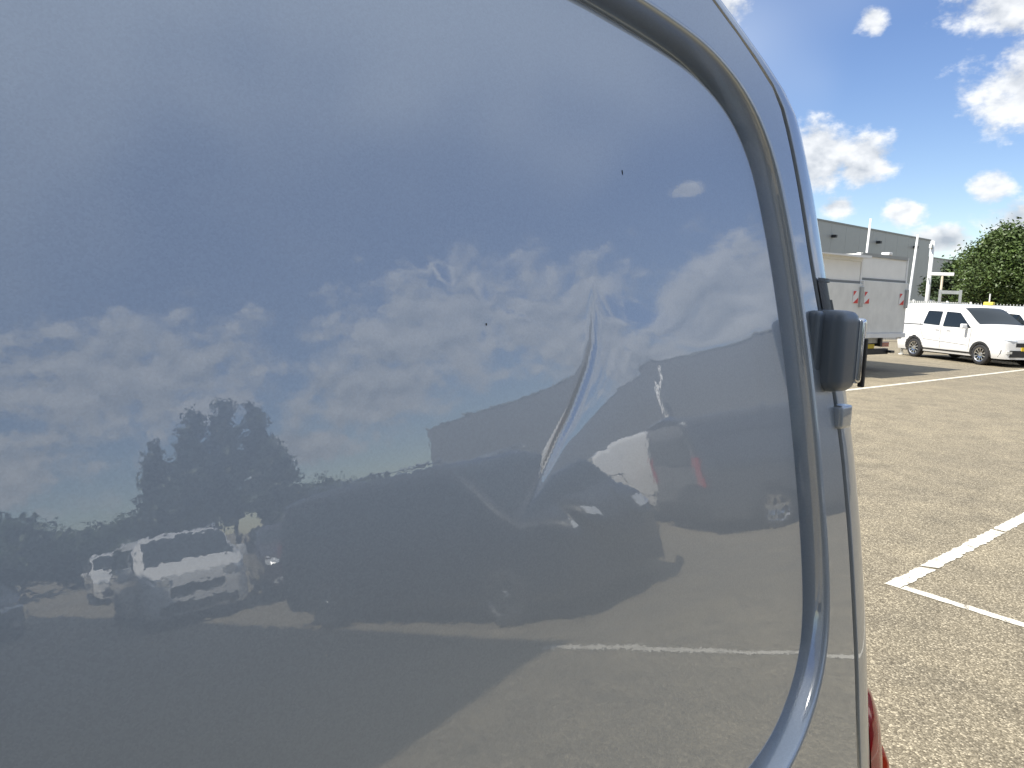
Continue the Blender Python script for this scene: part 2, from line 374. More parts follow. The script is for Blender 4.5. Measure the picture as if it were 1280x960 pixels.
class Vehicle:
    """Local axes: +x forward, +y left, z up, origin on the ground below the middle."""
    def __init__(s, L, W, H, top, zb=.22, belt=1.0, tum=.16, wr=.315, axles=(-1.3, 1.4), fillet=.11, nose=.32, tail=.10, low=.06):
        s.L, s.W, s.H, s.zb, s.belt, s.tum, s.wr, s.axles, s.fil = L, W, H, zb, belt, tum, wr, axles, fillet
        s.tx = [p[0] for p in top]; s.tz = [p[1] for p in top]; s.nose, s.tail, s.low = nose, tail, low
    def top(s, u): return smooth_interp(s.tx, s.tz, u)
    def plan(s, u):
        h = s.W/2; e = s.L/2
        df = (e-u)/s.nose; dr = (u+e)/s.tail
        k = 1.0
        if df < 1: k = min(k, .74+.26*math.sqrt(max(0, 1-(1-max(0, df))**2.2)))
        if dr < 1: k = min(k, .93+.07*math.sqrt(max(0, 1-(1-max(0, dr))**2)))
        return h*k
    def hw(s, u, z):
        h = s.plan(u); zt = s.top(u)
        if z < s.zb+.28: h -= s.low*((s.zb+.28-z)/.28)**2
        if z > s.belt: h -= s.tum*((z-s.belt)/(s.H-s.belt))**1.35
        else: h -= .012*((s.belt-z)/s.belt)**2
        r = s.fillet(u)
        if z > zt-r:
            t = min(1, (z-(zt-r))/r); h -= r*(1-math.sqrt(max(0, 1-t*t)))
        return max(h, .02)
    def fillet(s, u): return min(s.fil, max(.03, (s.top(u)-s.zb)*.25))
    def section(s, u, n1=26, n2=7, n3=6):
        zt = s.top(u); r = s.fillet(u); pts = []
        for i in range(n1+1):
            z = s.zb+(zt-r-s.zb)*i/n1; pts.append((s.hw(u, z), z))
        for i in range(1, n2+1):
            a = math.pi/2*i/n2*.93; z = zt-r+r*math.sin(a); pts.append((s.hw(u, z), z))
        y0, z0 = pts[-1]
        for i in range(1, n3+1):
            t = i/n3; pts.append((y0*(1-t), z0+(zt+.02-z0)*(1-(1-t)**2)))
        return pts
    def body(s, parent, material, name='body', nu=110):
        us = [-s.L/2+s.L*i/nu for i in range(nu+1)]
        v = []; f = []; m = None
        for u in us:
            sec = s.section(u); full = [(y, z) for (y, z) in sec] + [(-y, z) for (y, z) in sec[-2::-1]]
            m = len(full)
            for (y, z) in full:
                for ax in s.axles:
                    d = math.hypot(u-ax, z-s.wr)
                    if d < s.wr+.055 and abs(y) > s.W*.25: y = math.copysign(max(.2, abs(y)-.24), y)
                v.append((u, y, z))
        for i in range(nu):
            for j in range(m-1): f.append((i*m+j, i*m+j+1, (i+1)*m+j+1, (i+1)*m+j))
            f.append((i*m+m-1, i*m, (i+1)*m, (i+1)*m+m-1))
        # end caps as quads strips across
        for (i, flip) in ((0, False), (nu, True)):
            h = m//2
            for j in range(h):
                a, b, c, d = i*m+j, i*m+j+1, i*m+m-2-j, i*m+m-1-j
                q = (a, d, c, b) if flip else (a, b, c, d)
                q = tuple(dict.fromkeys(q))
                if len(q) > 2: f.append(q)
        o = mesh_obj(name, v, f, material, parent, True)
        bm = bmesh.new(); bm.from_mesh(o.data); bmesh.ops.recalc_face_normals(bm, faces=bm.faces); bm.to_mesh(o.data); bm.free()
        try: o.data.set_sharp_from_angle(angle=R(38))
        except Exception: pass
        return o
    def patch(s, parent, name, poly, material, side, off=.005, rad=.04, grid=.07, thick=.0):
        lp = round_poly(poly, rad); xs = [p[0] for p in lp]; zs = [p[1] for p in lp]; pts = []
        x = min(xs)+grid/2
        while x < max(xs):
            z = min(zs)+grid/2
            while z < max(zs):
                if in_poly(x, z, lp) and poly_dist(x, z, lp) > grid*.3: pts.append((x, z))
                z += grid
            x += grid
        v, f = cdt(pts, [lp])
        f = [t for t in f if in_poly(sum(v[i].x for i in t)/3, sum(v[i].y for i in t)/3, lp)]
        vv = [(p.x, side*(s.hw(p.x, p.y)+off), p.y) for p in v]
        if side > 0: f = [t[::-1] for t in f]
        return mesh_obj(name, vv, f, material, parent, True)
    def seam(s, parent, pts, side, w=.012, name='door_seam', material=None, off=.003):
        v = []; f = []
        P = []
        for i in range(len(pts)-1):
            a, b = Vector(pts[i]), Vector(pts[i+1]); n = max(1, int((b-a).length/.08))
            for k in range(n): P.append(a+(b-a)*k/n)
        P.append(Vector(pts[-1]))
        for i, p in enumerate(P):
            t = (P[min(i+1, len(P)-1)]-P[max(i-1, 0)]).normalized(); nn = Vector((-t.y, t.x))*w/2
            for q in (p+nn, p-nn): v.append((q.x, side*(s.hw(q.x, q.y)+off), q.y))
            if i: f.append((2*i-2, 2*i-1, 2*i+1, 2*i))
        return mesh_obj(name, v, f, material or GAP, parent)
    def screen(s, parent, name, u0, u1, material, k0=.80, k1=.80, off=.008, nu=12):
        v = []; f = []; n = 10
        for i in range(nu+1):
            u = u0+(u1-u0)*i/nu; sec = s.section(u); z0 = s.top(u); yw = s.hw(u, z0-s.fillet(u)*.35)*(k0+(k1-k0)*i/nu)
            sl = (s.top(u+.01)-s.top(u-.01))/.02; nrm = Vector((-sl, 0, 1)).normalized()
            for j in range(n+1):
                y = -yw+2*yw*j/n; t = 1-abs(y)/sec[-7][0] if sec[-7][0] > 0 else 1
                z = z0+.02*(1-(1-max(0, t))**2) if abs(y) < sec[-7][0] else z0
                zz = interp([p[0] for p in sec[::-1]], [p[1] for p in sec[::-1]], abs(y))
                v.append((u+nrm.x*off, y, zz+nrm.z*off))
        for i in range(nu):
            for j in range(n): f.append((i*(n+1)+j, i*(n+1)+j+1, (i+1)*(n+1)+j+1, (i+1)*(n+1)+j))
        o = mesh_obj(name, v, f, material, parent, True); return o
    def arches(s, parent, material=BLACK_PLASTIC, w=.065, off=.008):
        for ax in s.axles:
            for side in (-1, 1):
                r = s.wr+.05; pts = []
                for k in range(25):
                    a = math.pi*k/24*1.06-math.pi*.03; pts.append((ax+r*math.cos(a), max(s.zb+.01, s.wr+r*math.sin(a))))
                s.seam(parent, pts, side, w, 'wheel_arch', material, off)
    def wheels(s, parent, kind):
        for ax in s.axles:
            for side in (-1, 1): add_wheel(parent, ax, side*(s.W/2-.115), s.wr, .20, side, kind)
    def mirrors(s, parent, u, z, material, sz=(.10, .19, .15)):
        for side in (-1, 1):
            y = s.hw(u, z)
            mb = MB().box(u-sz[0]/2, u+sz[0]/2, min(side*(y+.05), side*(y+.05+sz[1])), max(side*(y+.05), side*(y+.05+sz[1])), z-sz[2]/2, z+sz[2]/2, .035)
            mb.box(u-.03, u+.03, min(side*(y-.03), side*(y+.08)), max(side*(y-.03), side*(y+.08)), z-.05, z-.01)
            mb.build('wing_mirror', material, parent, True)
    def front_block(s, parent, name, y0, y1, z0, z1, material, proud=.012, depth=.10, bev=.012, skew=0.0):
        """a piece set into the nose, following its plan curve"""
        n = 8; v = []; f = []
        def nose_u(y, z):
            lo, hi = s.L/2-s.nose*1.2, s.L/2
            for _ in range(24):
                mid = (lo+hi)/2
                if s.top(mid) > z and s.hw(mid, z) > abs(y): lo = mid
                else: hi = mid
            return lo
        for i in range(n+1):
            y = y0+(y1-y0)*i/n
            for z in (z0, (z0+z1)/2, z1): 
                u = nose_u(y, z+skew*abs(y)); v.append((u+proud, y, z+skew*abs(y)))
            for z in (z0, z1): v.append((nose_u(y, z+skew*abs(y))-depth, y, z+skew*abs(y)))
        for i in range(n):
            a, b = i*5, (i+1)*5
            f += [(a, b, b+1, a+1), (a+1, b+1, b+2, a+2), (a+2, b+2, b+4, a+4), (a+3, b+3, b, a)]
        f += [(0, 1, 2, 4, 3), (n*5+3, n*5+4, n*5+2, n*5+1, n*5)]
        return mesh_obj(name, v, f, material, parent)
    def rear_block(s, parent, name, y0, y1, z0, z1, material, proud=.012, bev=.01):
        u = -s.L/2; return MB().box(u-proud, u+.05, y0, y1, z0, z1, min(bev, proud*.9)).build(name, material, parent)

def compact_van(root, body_mat, wheel='spoke10', L=4.38, H=1.80, detail=True, mirror_mat=None, rear_glass=True):
    V = Vehicle(L, 1.81, H, [(-L/2, H-.10), (-L/2+.25, H-.03), (-L*.2, H-.005), (.05, H-.015), (.40, H-.10), (1.20, 1.20), (1.52, 1.07), (1.95, .95), (L/2, .80)], .24, 1.02, .17, .315, (-1.36, 1.37), .12, .42, .10)
    V.body(root, body_mat)
    V.arches(root); V.wheels(root, wheel)
    for side in (-1, 1):
        if rear_glass:
            V.patch(root, 'side_window', [(-1.02, 1.13), (-.30, 1.10), (-.30, 1.55), (-.92, 1.56)], GLASS, side)
        V.patch(root, 'door_window', [(-.16, 1.08), (.98, 1.08), (.42, 1.53), (-.14, 1.555)], GLASS, side)
        V.seam(root, [(-.23, .40), (-.23, 1.62), (.30, 1.62)], side)
        V.seam(root, [(1.0, 1.08), (.98, .9), (.93, .42)], side)
        V.seam(root, [(-1.10, 1.60), (-1.14, 1.0), (-.92, .62)], side)
        V.seam(root, [(-2.02, 1.09), (-1.02, 1.10)], side, .03, 'sliding_rail')
        V.seam(root, [(-.92, .66), (.88, .58)], side, .028, 'side_moulding', body_mat, .018)
        V.seam(root, [(-.95, .33), (1.0, .33)], side, .05, 'sill_trim', BLACK_PLASTIC, .006)
        for u in (-.45, .02):
            V.seam(root, [(u, .985), (u+.17, .985)], side, .035, 'door_handle', body_mat, .03)
        V.front_block(root, 'headlight', side*.42, side*.84, .72, .83, LAMP, .014, .05, skew=.09)
        V.front_block(root, 'fog_lamp', side*.58, side*.74, .40, .47, LAMP, .022)
        V.rear_block(root, 'tail_light', min(side*.74, side*.84), max(side*.74, side*.84), .85, 1.35, RED, .02)
    V.screen(root, 'windscreen', .45, 1.18, GLASS, .93, .93)
    V.front_block(root, 'grille', -.45, .45, .60, .72, BLACK_PLASTIC, .012)
    V.front_block(root, 'bumper', -.84, .84, .30, .50, BLACK_PLASTIC, .016, .22)
    V.front_block(root, 'number_plate', -.26, .26, .49, .60, mat('yellow_plate', (.75, .55, .04), .5), .022, .02)
    V.mirrors(root, .82, 1.13, mirror_mat or body_mat)
    MB().tube([(.28, .1, H-.05), (.16, .1, H+.16)], [.006, .003], 6).build('antenna', BLACK_PLASTIC, root)
    MB().box(-L/2+.05, L/2-.35, -.72, .72, .20, .30).build('underbody', GAP, root)
    MB().box(-L/2-.004, -L/2+.06, -.66, .66, 1.12, 1.55).build('rear_window', GLASS, root)
    return V
def big_van(root, body_mat, wheel='spoke5', L=5.10, H=1.95, side_glass=True, lower=None, panel=False, rear_glass=True):
    V = Vehicle(L, 1.95, H, [(-L/2, H-.12), (-L/2+.2, H-.04), (-1.0, H), (.6, H-.01), (1.0, H-.10), (1.85, 1.22), (2.12, 1.10), (2.38, .98), (L/2, .80)], .24, 1.06, .19, .335, (-1.62, 1.60), .14, .42, .10)
    V.body(root, body_mat); V.arches(root, BLACK_PLASTIC if body_mat is not DKGREY_PAINT else DKGREY_PAINT, .04, .012); V.wheels(root, wheel)
    for side in (-1, 1):
        if side_glass:
            V.patch(root, 'side_window', [(-2.28, 1.18), (-1.0, 1.16), (-1.0, 1.70), (-2.22, 1.68)], GLASS, side)
            V.patch(root, 'side_window', [(-.90, 1.16), (.42, 1.14), (.42, 1.70), (-.90, 1.70)], GLASS, side)
        if panel:
            for (a, b) in ((-2.30, -1.02), (-.90, .42)):
                q = [(a, 1.16), (b, 1.16), (b, 1.72), (a, 1.72)]
                V.seam(root, round_poly(q, .12)+[round_poly(q, .12)[0]], side, .05, 'recess_shade', mat('shadow_grey', (.03, .032, .036), .35, 0, .6), .004)  # shade of the pressed recess painted as a dark band on the flush side
        V.patch(root, 'door_window', [(.54, 1.12), (1.62, 1.10), (1.04, 1.66), (.56, 1.69)], GLASS, side)
        V.seam(root, [(.48, .40), (.48, 1.76)], side); V.seam(root, [(1.56, 1.08), (1.42, .45)], side); V.seam(root, [(-.96, 1.74), (-.96, .45)], side)
        V.seam(root, [(-2.3, 1.08), (-.9, 1.08)], side, .025, 'sliding_rail')
        V.seam(root, [(-2.35, .80), (2.2, .78)], side, .02, 'swage_line', body_mat, .012)
        for u in (-.80, .58): V.seam(root, [(u, 1.0), (u+.2, 1.0)], side, .035, 'door_handle', CHROME if side_glass else body_mat, .03)
        V.front_block(root, 'headlight', side*.50, side*.90, .80, .92, LAMP, .014, .05, skew=.08)
        V.rear_block(root, 'tail_light', min(side*.80, side*.93), max(side*.80, side*.93), .80, 1.30, RED, .02)
        if side_glass:
            MB().tube([(-2.0, side*.72, H-.03), (-1.9, side*.72, H+.035), (.75, side*.72, H+.035), (.85, side*.72, H-.03)], .016, 8).build('roof_rail', CHROME, root, True)
    V.screen(root, 'windscreen', 1.02, 1.82, GLASS, .93, .93)
    V.front_block(root, 'grille', -.48, .48, .62, .78, BLACK_PLASTIC, .012)
    V.front_block(root, 'bumper', -.90, .90, .28, .46, BLACK_PLASTIC, .016, .22)
    V.mirrors(root, 1.40, 1.20, body_mat, (.11, .20, .24))
    MB().box(-L/2+.05, L/2-.35, -.76, .76, .20, .30).build('underbody', GAP, root)
    if rear_glass:
        for sg in (-1, 1): MB().box(-L/2-.012, -L/2+.06, min(sg*.06, sg*.74), max(sg*.06, sg*.74), 1.16, 1.66).build('rear_window', GLASS, root)
    MB().box(-L/2-.05, -L/2+.06, -.90, .90, .30, .50, .03).build('rear_bumper', BLACK_PLASTIC, root)
    return V
def copy_tree(o, parent=None):
    c = o.copy(); C.objects.link(c); c.parent = parent
    for ch in o.children: copy_tree(ch, c)
    return c
def heading(hx, hy): return math.atan2(hy, hx)

# ------------------------------------------------------------------ the blue-grey van beside the camera
PD, PT, PR = 0.42, R(9.0), 8.0
_x0 = math.tan(PT)*.2+.2**2/(2*PR)
def panel_x(z):
    dz = z-1.5; return -PD-math.tan(PT)*dz-dz*dz/(2*PR)+_x0
SK = 0.0135                                      # outer skin stands proud of the inner panel
Z_LO, Z_ARC, R_ARC = 1.15, 2.0, 0.13
sl_lo = math.tan(PT)+(Z_LO-1.5)/PR; sl_hi = math.tan(PT)+(Z_ARC-1.5)/PR
A0 = math.atan(sl_hi); A1 = R(84); ARC_LEN = R_ARC*(A1-A0)
def skin_xz(s):
    if s > Z_ARC:
        a = A0+min(A1, (s-Z_ARC)/R_ARC+A0)-A0
        x = panel_x(Z_ARC)+SK - R_ARC*(math.cos(A0)-math.cos(a)); z = Z_ARC + R_ARC*(math.sin(a)-math.sin(A0)); return x, z
    if s >= Z_LO: return panel_x(s)+SK, s
    xb = panel_x(Z_LO)+SK
    if s >= .85: return xb + sl_lo*(.15 - (s-.85)**2/.6), s
    xm = xb + sl_lo*.15
    if s >= .5: return xm, s
    return xm - .10*((.5-s)/.15)**2*.5, s
S_TOP = Z_ARC+ARC_LEN
Y_FRONT, Y_CUT = -4.22, -1.55
def seam_y(s): return smooth_interp([.3, 1.23, 1.32, 1.41, 1.52, 1.59, 1.74, 1.826, 1.909, 1.945, 2.0, S_TOP], [.838, .836, .838, .838, .834, .826, .799, .788, .768, .728, .64, .42], s)
crease = [(.460, 1.679), (.457, 1.660), (.449, 1.642), (.437, 1.624), (.424, 1.606), (.410, 1.590), (.397, 1.574)]
def dent(y, z):
    # signed distance to the crease (positive towards the rear) and position along it
    best = 1e9; tt = 0; sg = 1
    n = len(crease)-1
    for i in range(n):
        ax, az = crease[i]; bx, bz = crease[i+1]; dx, dz = bx-ax, bz-az; l = dx*dx+dz*dz
        t = ((y-ax)*dx+(z-az)*dz)/l
        if i > 0: t = max(0, t)
        if i < n-1: t = min(1, t)
        px, pz = ax+dx*t, az+dz*t; d = math.hypot(y-px, z-pz)
        if d < best:
            best = d; tt = (i+t)/n; sg = 1 if (dx*(z-pz)-dz*(y-px)) > 0 else -1
    q = best*sg
    if tt < 0: w = math.exp(-(tt/.18)**2)
    elif tt > 1: w = math.exp(-((tt-1)/.30)**2)
    else: w = 1
    w *= .35+.65*math.sin(math.pi*min(1, max(0, .18+.7*tt)))
    if q > 0: h = .0031*(1-math.exp(-q/.030))*math.exp(-(q/.13)**2)
    else: h = .0007*(1-math.exp(q/.035))*math.exp(-(q/.12)**2)
    h -= .0009*math.exp(-(q/.0035)**2)
    return h*w
def inner_x(y, z):
    wav = .00022*noise.noise((y*3.1, z*4.3, 1.7)) + .00006*noise.noise((y*11, z*9, 5.2))
    h = dent(y, z) if (.2 < y < .7 and 1.42 < z < 1.85) else 0.0
    return panel_x(z)+wav*2.0+h
def recess_outline():
    right = [(.30, 1.945), (.456, 1.936), (.514, 1.930), (.59, 1.919), (.645, 1.905), (.690, 1.878), (.719, 1.835), (.733, 1.778), (.744, 1.705), (.752, 1.613), (.756, 1.513), (.757, 1.429), (.751, 1.365), (.731, 1.318), (.691, 1.279), (.637, 1.256), (.55, 1.240), (.42, 1.230), (.28, 1.225)]
    mid = -.30
    left = [(2*mid-y, z) for (y, z) in right[::-1]]
    ctrl = right + [(-.1, 1.222), (-.5, 1.222)] + left + [(-.5, 1.95), (-.1, 1.95)]
    # closed Catmull-Rom, then resample evenly
    pts = []; n = len(ctrl)
    for i in range(n):
        p0, p1, p2, p3 = [Vector(ctrl[(i+k) % n]) for k in (-1, 0, 1, 2)]
        for k in range(14):
            t = k/14; pts.append(.5*((2*p1)+(p2-p0)*t+(2*p0-5*p1+4*p2-p3)*t*t+(3*p1-p0-3*p2+p3)*t**3))
    for _ in range(6): pts = [(pts[i-1]+pts[i]*2+pts[(i+1) % len(pts)])/4 for i in range(len(pts))]
    d = [0]
    for i in range(len(pts)): d.append(d[-1]+(pts[(i+1) % len(pts)]-pts[i]).length)
    M = 560; out = []; j = 0
    for k in range(M):
        q = d[-1]*k/M
        while d[j+1] < q: j += 1
        t = (q-d[j])/(d[j+1]-d[j]); out.append(pts[j].lerp(pts[(j+1) % len(pts)], t))
    return out
def build_side(root):
    out = recess_outline(); n = len(out); nor = []
    for i in range(n):
        t = (out[(i+1) % n]-out[i-1]).normalized(); nor.append(Vector((-t.y, t.x)))
    # outline runs clockwise in (y, z) seen from +x: check the side the normal points to
    c = sum((p for p in out), Vector((0, 0)))/n
    if (out[0]-c).dot(nor[0]) < 0: nor = [-q for q in nor]
    # --- inner panel
    lp = [tuple(p) for p in out]; pts = []
    g_ = .011; y = -1.4
    while y < .8:
        z = 1.2
        while z < 1.97:
            dense = (.36 < y < .53 and 1.52 < z < 1.73)
            if not dense and in_poly(y, z, lp) and poly_dist(y, z, lp[::4]) > .006: pts.append((y, z))
            z += g_
        y += g_
    y = .36
    while y < .53:
        z = 1.52
        while z < 1.73:
            pts.append((y, z)); z += .0028
        y += .0028
    v, f = cdt(pts, [lp])
    f = [t for t in f if in_poly(sum(v[i].x for i in t)/3, sum(v[i].y for i in t)/3, lp)]
    vv = [(inner_x(p.x, p.y), p.x, p.y) for p in v]
    panel = mesh_obj('side_panel', vv, f, VAN_PAINT, root, True)
    bm = bmesh.new(); bm.from_mesh(panel.data)
    for fc in bm.faces:
        if fc.normal.x < 0: fc.normal_flip()
    bm.to_mesh(panel.data); bm.free()
    nrm = []
    for vt in panel.data.vertices:
        y, z = vt.co.y, vt.co.z; e = .0012
        hy = (inner_x(y+e, z)-inner_x(y-e, z))/(2*e); hz = (inner_x(y, z+e)-inner_x(y, z-e))/(2*e)
        nrm.append(Vector((1, -hy, -hz)).normalized())
    panel.data.normals_split_custom_set_from_vertices(nrm)
    panel['label'] = 'large glossy recessed side panel with a sharp curved crease dent'
    for (y, z, hh, ww) in ((.5125, 1.803, .0050, .0012), (.3475, 1.676, .0022, .0012)):      # stone chips in the paint
        pts_ = [(y+ww*.5*math.cos(k*.785)*(1+.3*math.sin(k*2.3)), z+hh*.5*math.sin(k*.785)*(1+.2*math.cos(k*1.7))) for k in range(8)]
        mesh_obj('stone_chip', [(inner_x(p, q)+.00025, p, q) for p, q in pts_], [tuple(range(8))], GAP, panel)
    # --- pressed channel round the panel
    prof = [(0, 0), (.0015, -.0002), (.003, -.0008), (.0045, -.0018), (.006, -.0032), (.009, -.0066), (.0125, -.0106), (.016, -.0146), (.0185, -.0175), (.0192, -.0181), (.0200, -.0184), (.0212, -.0184), (.0220, -.0180), (.0226, -.0170),
            (.0238, -.0120), (.0250, -.0060), (.0262, .0), (.0274, .0055), (.0282, .0090), (.0288, .0108), (.0298, .0122), (.0314, .0131), (.034, SK)]
    vv = []; f = []; m = len(prof)
    for i in range(n):
        for (e, h) in prof:
            p = out[i]+nor[i]*e; base = inner_x(p.x, p.y) if e == 0 else panel_x(p.y)
            vv.append((base+h, p.x, p.y))
    for i in range(n):
        for j in range(m-1): f.append((i*m+j, i*m+j+1, ((i+1) % n)*m+j+1, ((i+1) % n)*m+j))
    ch = mesh_obj('pressed_channel', vv, f, VAN_PAINT, root, True)
    bm = bmesh.new(); bm.from_mesh(ch.data); bm.normal_update()
    bmesh.ops.recalc_face_normals(bm, faces=bm.faces)
    if sum(fc.normal.x for fc in bm.faces) < 0:
        for fc in bm.faces: fc.normal_flip()
    bm.to_mesh(ch.data); bm.free()
    # --- outer skin round the channel
    hole = [tuple(out[i]+nor[i]*.034) for i in range(n)]
    edge_r = []
    k = 90
    for i in range(k+1):
        s = .36+(S_TOP-.36)*i/k; edge_r.append((seam_y(s), s))
    edge = edge_r + [(Y_CUT, S_TOP-(S_TOP-.36)*i/20) for i in range(21)]
    edge = edge + [(Y_CUT+(edge_r[0][0]-Y_CUT)*i/24, .36) for i in range(1, 24)]
    top_row = []
    pts = []; g_ = .03; y = Y_CUT+g_
    while y < .85:
        s = .36+g_
        while s < S_TOP:
            if in_poly(y, s, edge) and not in_poly(y, s, hole) and poly_dist(y, s, edge) > .012 and poly_dist(y, s, hole[::6]) > .012: pts.append((y, s))
            s += g_ if s < 1.95 else .011
        y += g_
    v, f = cdt(pts, [edge, hole])
    f2 = []
    for t in f:
        cy, cs = sum(v[i].x for i in t)/3, sum(v[i].y for i in t)/3
        if in_poly(cy, cs, edge) and not in_poly(cy, cs, hole): f2.append(t)
    vv = []; nr = []
    for p in v:
        x, z = skin_xz(p.y); xa, za = skin_xz(p.y-.002); xb, zb = skin_xz(p.y+.002)
        vv.append((x, p.x, z)); nr.append(Vector((zb-za, 0, -(xb-xa))).normalized())
    sk = mesh_obj('side_skin', vv, f2, VAN_PAINT, root, True)
    bm = bmesh.new(); bm.from_mesh(sk.data); bmesh.ops.recalc_face_normals(bm, faces=bm.faces)
    if sum(fc.normal.x for fc in bm.faces) < 0:
        for fc in bm.faces: fc.normal_flip()
    bm.to_mesh(sk.data); bm.free()
    sk.data.normals_split_custom_set_from_vertices(nr)
XC = skin_xz(.7)[0]-.985                         # van centre line
def van_top(y): return smooth_interp([Y_FRONT, -4.0, -3.72, -3.45, -2.62, -2.2, -1.55], [.86, 1.0, 1.10, 1.20, 2.03, 2.115, 2.13], y)
ZT = skin_xz(S_TOP)[1]
def section(y, wf=1.0):
    """(x offset from centre, z) from sill to roof centre for the near side, squeezed to the height at y"""
    T = van_top(y)-(2.13-ZT) ; pts = []
    ss = [.36+(1.15-.36)*i/14 for i in range(15)]+[1.15+(Z_ARC-1.15)*i/16 for i in range(1, 17)]+[Z_ARC+ARC_LEN*i/9 for i in range(1, 10)]
    for s in ss:
        x, z = skin_xz(s)
        zz = z if (T >= ZT-.001 or z < .6) else .6+(z-.6)*(T-.6)/(ZT-.6)
        pts.append(((x-XC)*wf, zz))
    return pts
def build_van():
    root = empty('panel_van', (XC, (Y_FRONT+.85)/2, 0))
    tag(root, 'glossy blue-grey panel van seen close along its side, rear door hinge and red tail light', 'van')
    inv = -root.location
    def adopt():
        for o in root.children:
            if o.get('_p'): continue
            o.location = inv; o['_p'] = 1
    build_side(root)
    # roof panel, rear part
    v = []; f = []
    x0, z0 = skin_xz(S_TOP); hwid = x0-XC; ny = 40
    def rear_y(xr): return seam_y(S_TOP)-.0+ .05*(1-(xr/hwid)**2)
    for i in range(ny+1):
        for j in range(21):
            xr = hwid*(1-2*j/20); ye = rear_y(xr); y = Y_CUT+(ye-Y_CUT)*i/ny
            crown = .055*(1-(xr/hwid)**2)
            drop = -.0 if i < ny-3 else -.012*((i-(ny-3))/3)**2
            v.append((XC+xr, y, z0+crown+drop))
    for i in range(ny):
        for j in range(20): f.append((i*21+j, (i+1)*21+j, (i+1)*21+j+1, i*21+j+1)[::-1])
    rf = mesh_obj('roof', v, f, VAN_PAINT, root, True)
    # far side skin (rear part)
    ss = [.36+(S_TOP-.36)*i/50 for i in range(51)]; v = []; f = []
    for s in ss:
        x, z = skin_xz(s)
        for k in range(13): v.append((2*XC-x, Y_CUT+(seam_y(s)-Y_CUT)*k/12, z))
    for i in range(50):
        for k in range(12): f.append((i*13+k, i*13+k+1, (i+1)*13+k+1, (i+1)*13+k))
    mesh_obj('far_side_skin', v, f, VAN_PAINT, root, True)
    # cab and front half
    ys = [Y_CUT-.0+(Y_FRONT-Y_CUT)*i/70 for i in range(71)]; v = []; f = []; m = None
    for y in ys:
        d = (y-Y_FRONT)/.5; wf = 1 if d >= 1 else .70+.30*math.sqrt(max(0, 1-(1-max(0, d))**2.2))
        sec = section(y, wf); T = sec[-1]
        mid = [(T[0]*(1-2*k/12), T[1]+.055*(1-(1-2*k/12)**2)) for k in range(1, 12)]
        full = sec+mid+[(-a, b) for (a, b) in sec[::-1]]
        m = len(full)
        for (a, b) in full:
            for (wy, wr) in ((-3.35, .335),):
                if math.hypot(y-wy, b-wr) < wr+.05 and abs(a) > .5: a = math.copysign(abs(a)-.25, a)
            v.append((XC+a, y, b))
    for i in range(70):
        for j in range(m-1): f.append((i*m+j, i*m+j+1, (i+1)*m+j+1, (i+1)*m+j))
    f.append(tuple(70*m+j for j in range(m)))
    cab = mesh_obj('cab_body', v, f, VAN_PAINT, root, True)
    bm = bmesh.new(); bm.from_mesh(cab.data); bmesh.ops.recalc_face_normals(bm, faces=bm.faces); bm.to_mesh(cab.data); bm.free()
    # windows of the cab
    def sxz(y, z, off):
        sec = section(y); zs = [p[1] for p in sec]; xs = [p[0] for p in sec]
        return interp(zs, xs, z)+off
    for side in (1, -1):
        lp = round_poly([(-3.40, 1.18), (-2.30, 1.22), (-2.32, 1.86), (-2.72, 1.84)], .07); pts = []
        yy = -3.5
        while yy < -2.2:
            zz = 1.15
            while zz < 1.95:
                if in_poly(yy, zz, lp) and poly_dist(yy, zz, lp) > .02: pts.append((yy, zz))
                zz += .06
            yy += .06
        vv, ff = cdt(pts, [lp]); ff = [t for t in ff if in_poly(sum(vv[i].x for i in t)/3, sum(vv[i].y for i in t)/3, lp)]
        mesh_obj('door_window', [(XC+side*sxz(p.x, p.y, .005), p.x, p.y) for p in vv], ff, GLASS, root, True)
        mb = MB().box(min(XC+side*.98, XC+side*1.22), max(XC+side*.98, XC+side*1.22), -3.22, -3.10, 1.16, 1.44, .04); mb.build('wing_mirror', BLACK_PLASTIC, root, True)
        hl = MB().box(min(XC+side*.55, XC+side*.86), max(XC+side*.55, XC+side*.86), Y_FRONT+.02, Y_FRONT+.20, .74, .90, .03).build('headlight', LAMP, root, True)
    v = []; f = []
    for i in range(11):
        y = -3.42+(.76)*i/10; sec = section(y); w = sec[-1][0]*.98; z = sec[-1][1]
        for j in range(9): t = -1+2*j/8; v.append((XC+w*t, y-.008, z+.055*(1-t*t)+.010))
    for i in range(10):
        for j in range(8): f.append((i*9+j, i*9+j+1, (i+1)*9+j+1, (i+1)*9+j))
    mesh_obj('windscreen', v, f, GLASS, root, True)
    MB().box(XC-.80, XC+.80, Y_FRONT-.03, Y_FRONT+.15, .30, .52, .04).build('front_bumper', BLACK_PLASTIC, root, True)
    MB().box(XC-.45, XC+.45, Y_FRONT-.012, Y_FRONT+.05, .58, .74, .02).build('grille', BLACK_PLASTIC, root, True)
    MB().box(XC-.8, XC+.8, Y_FRONT+.3, .72, .26, .38).build('underbody', GAP, root)
    # wheels (axis across the van, so turn them)
    for wy in (-3.35, -.15):
        for side in (-1, 1):
            w = add_wheel(root, XC+side*.875, wy, .335, .21, 1, 'steel'); w.rotation_euler = (0, 0, -math.pi/2 if side > 0 else math.pi/2); w['_p'] = 2
            w.location = (XC+side*.875-root.location.x, wy-root.location.y, .335)
            a = MB()
            pts = [(XC+side*(skin_xz(.6)[0]-XC+.004), wy+.39*math.cos(math.pi*k/20), .335+.39*math.sin(math.pi*k/20)) for k in range(21)]
            a.tube(pts, .018, 6).build('wheel_arch', BLACK_PLASTIC, root, True)
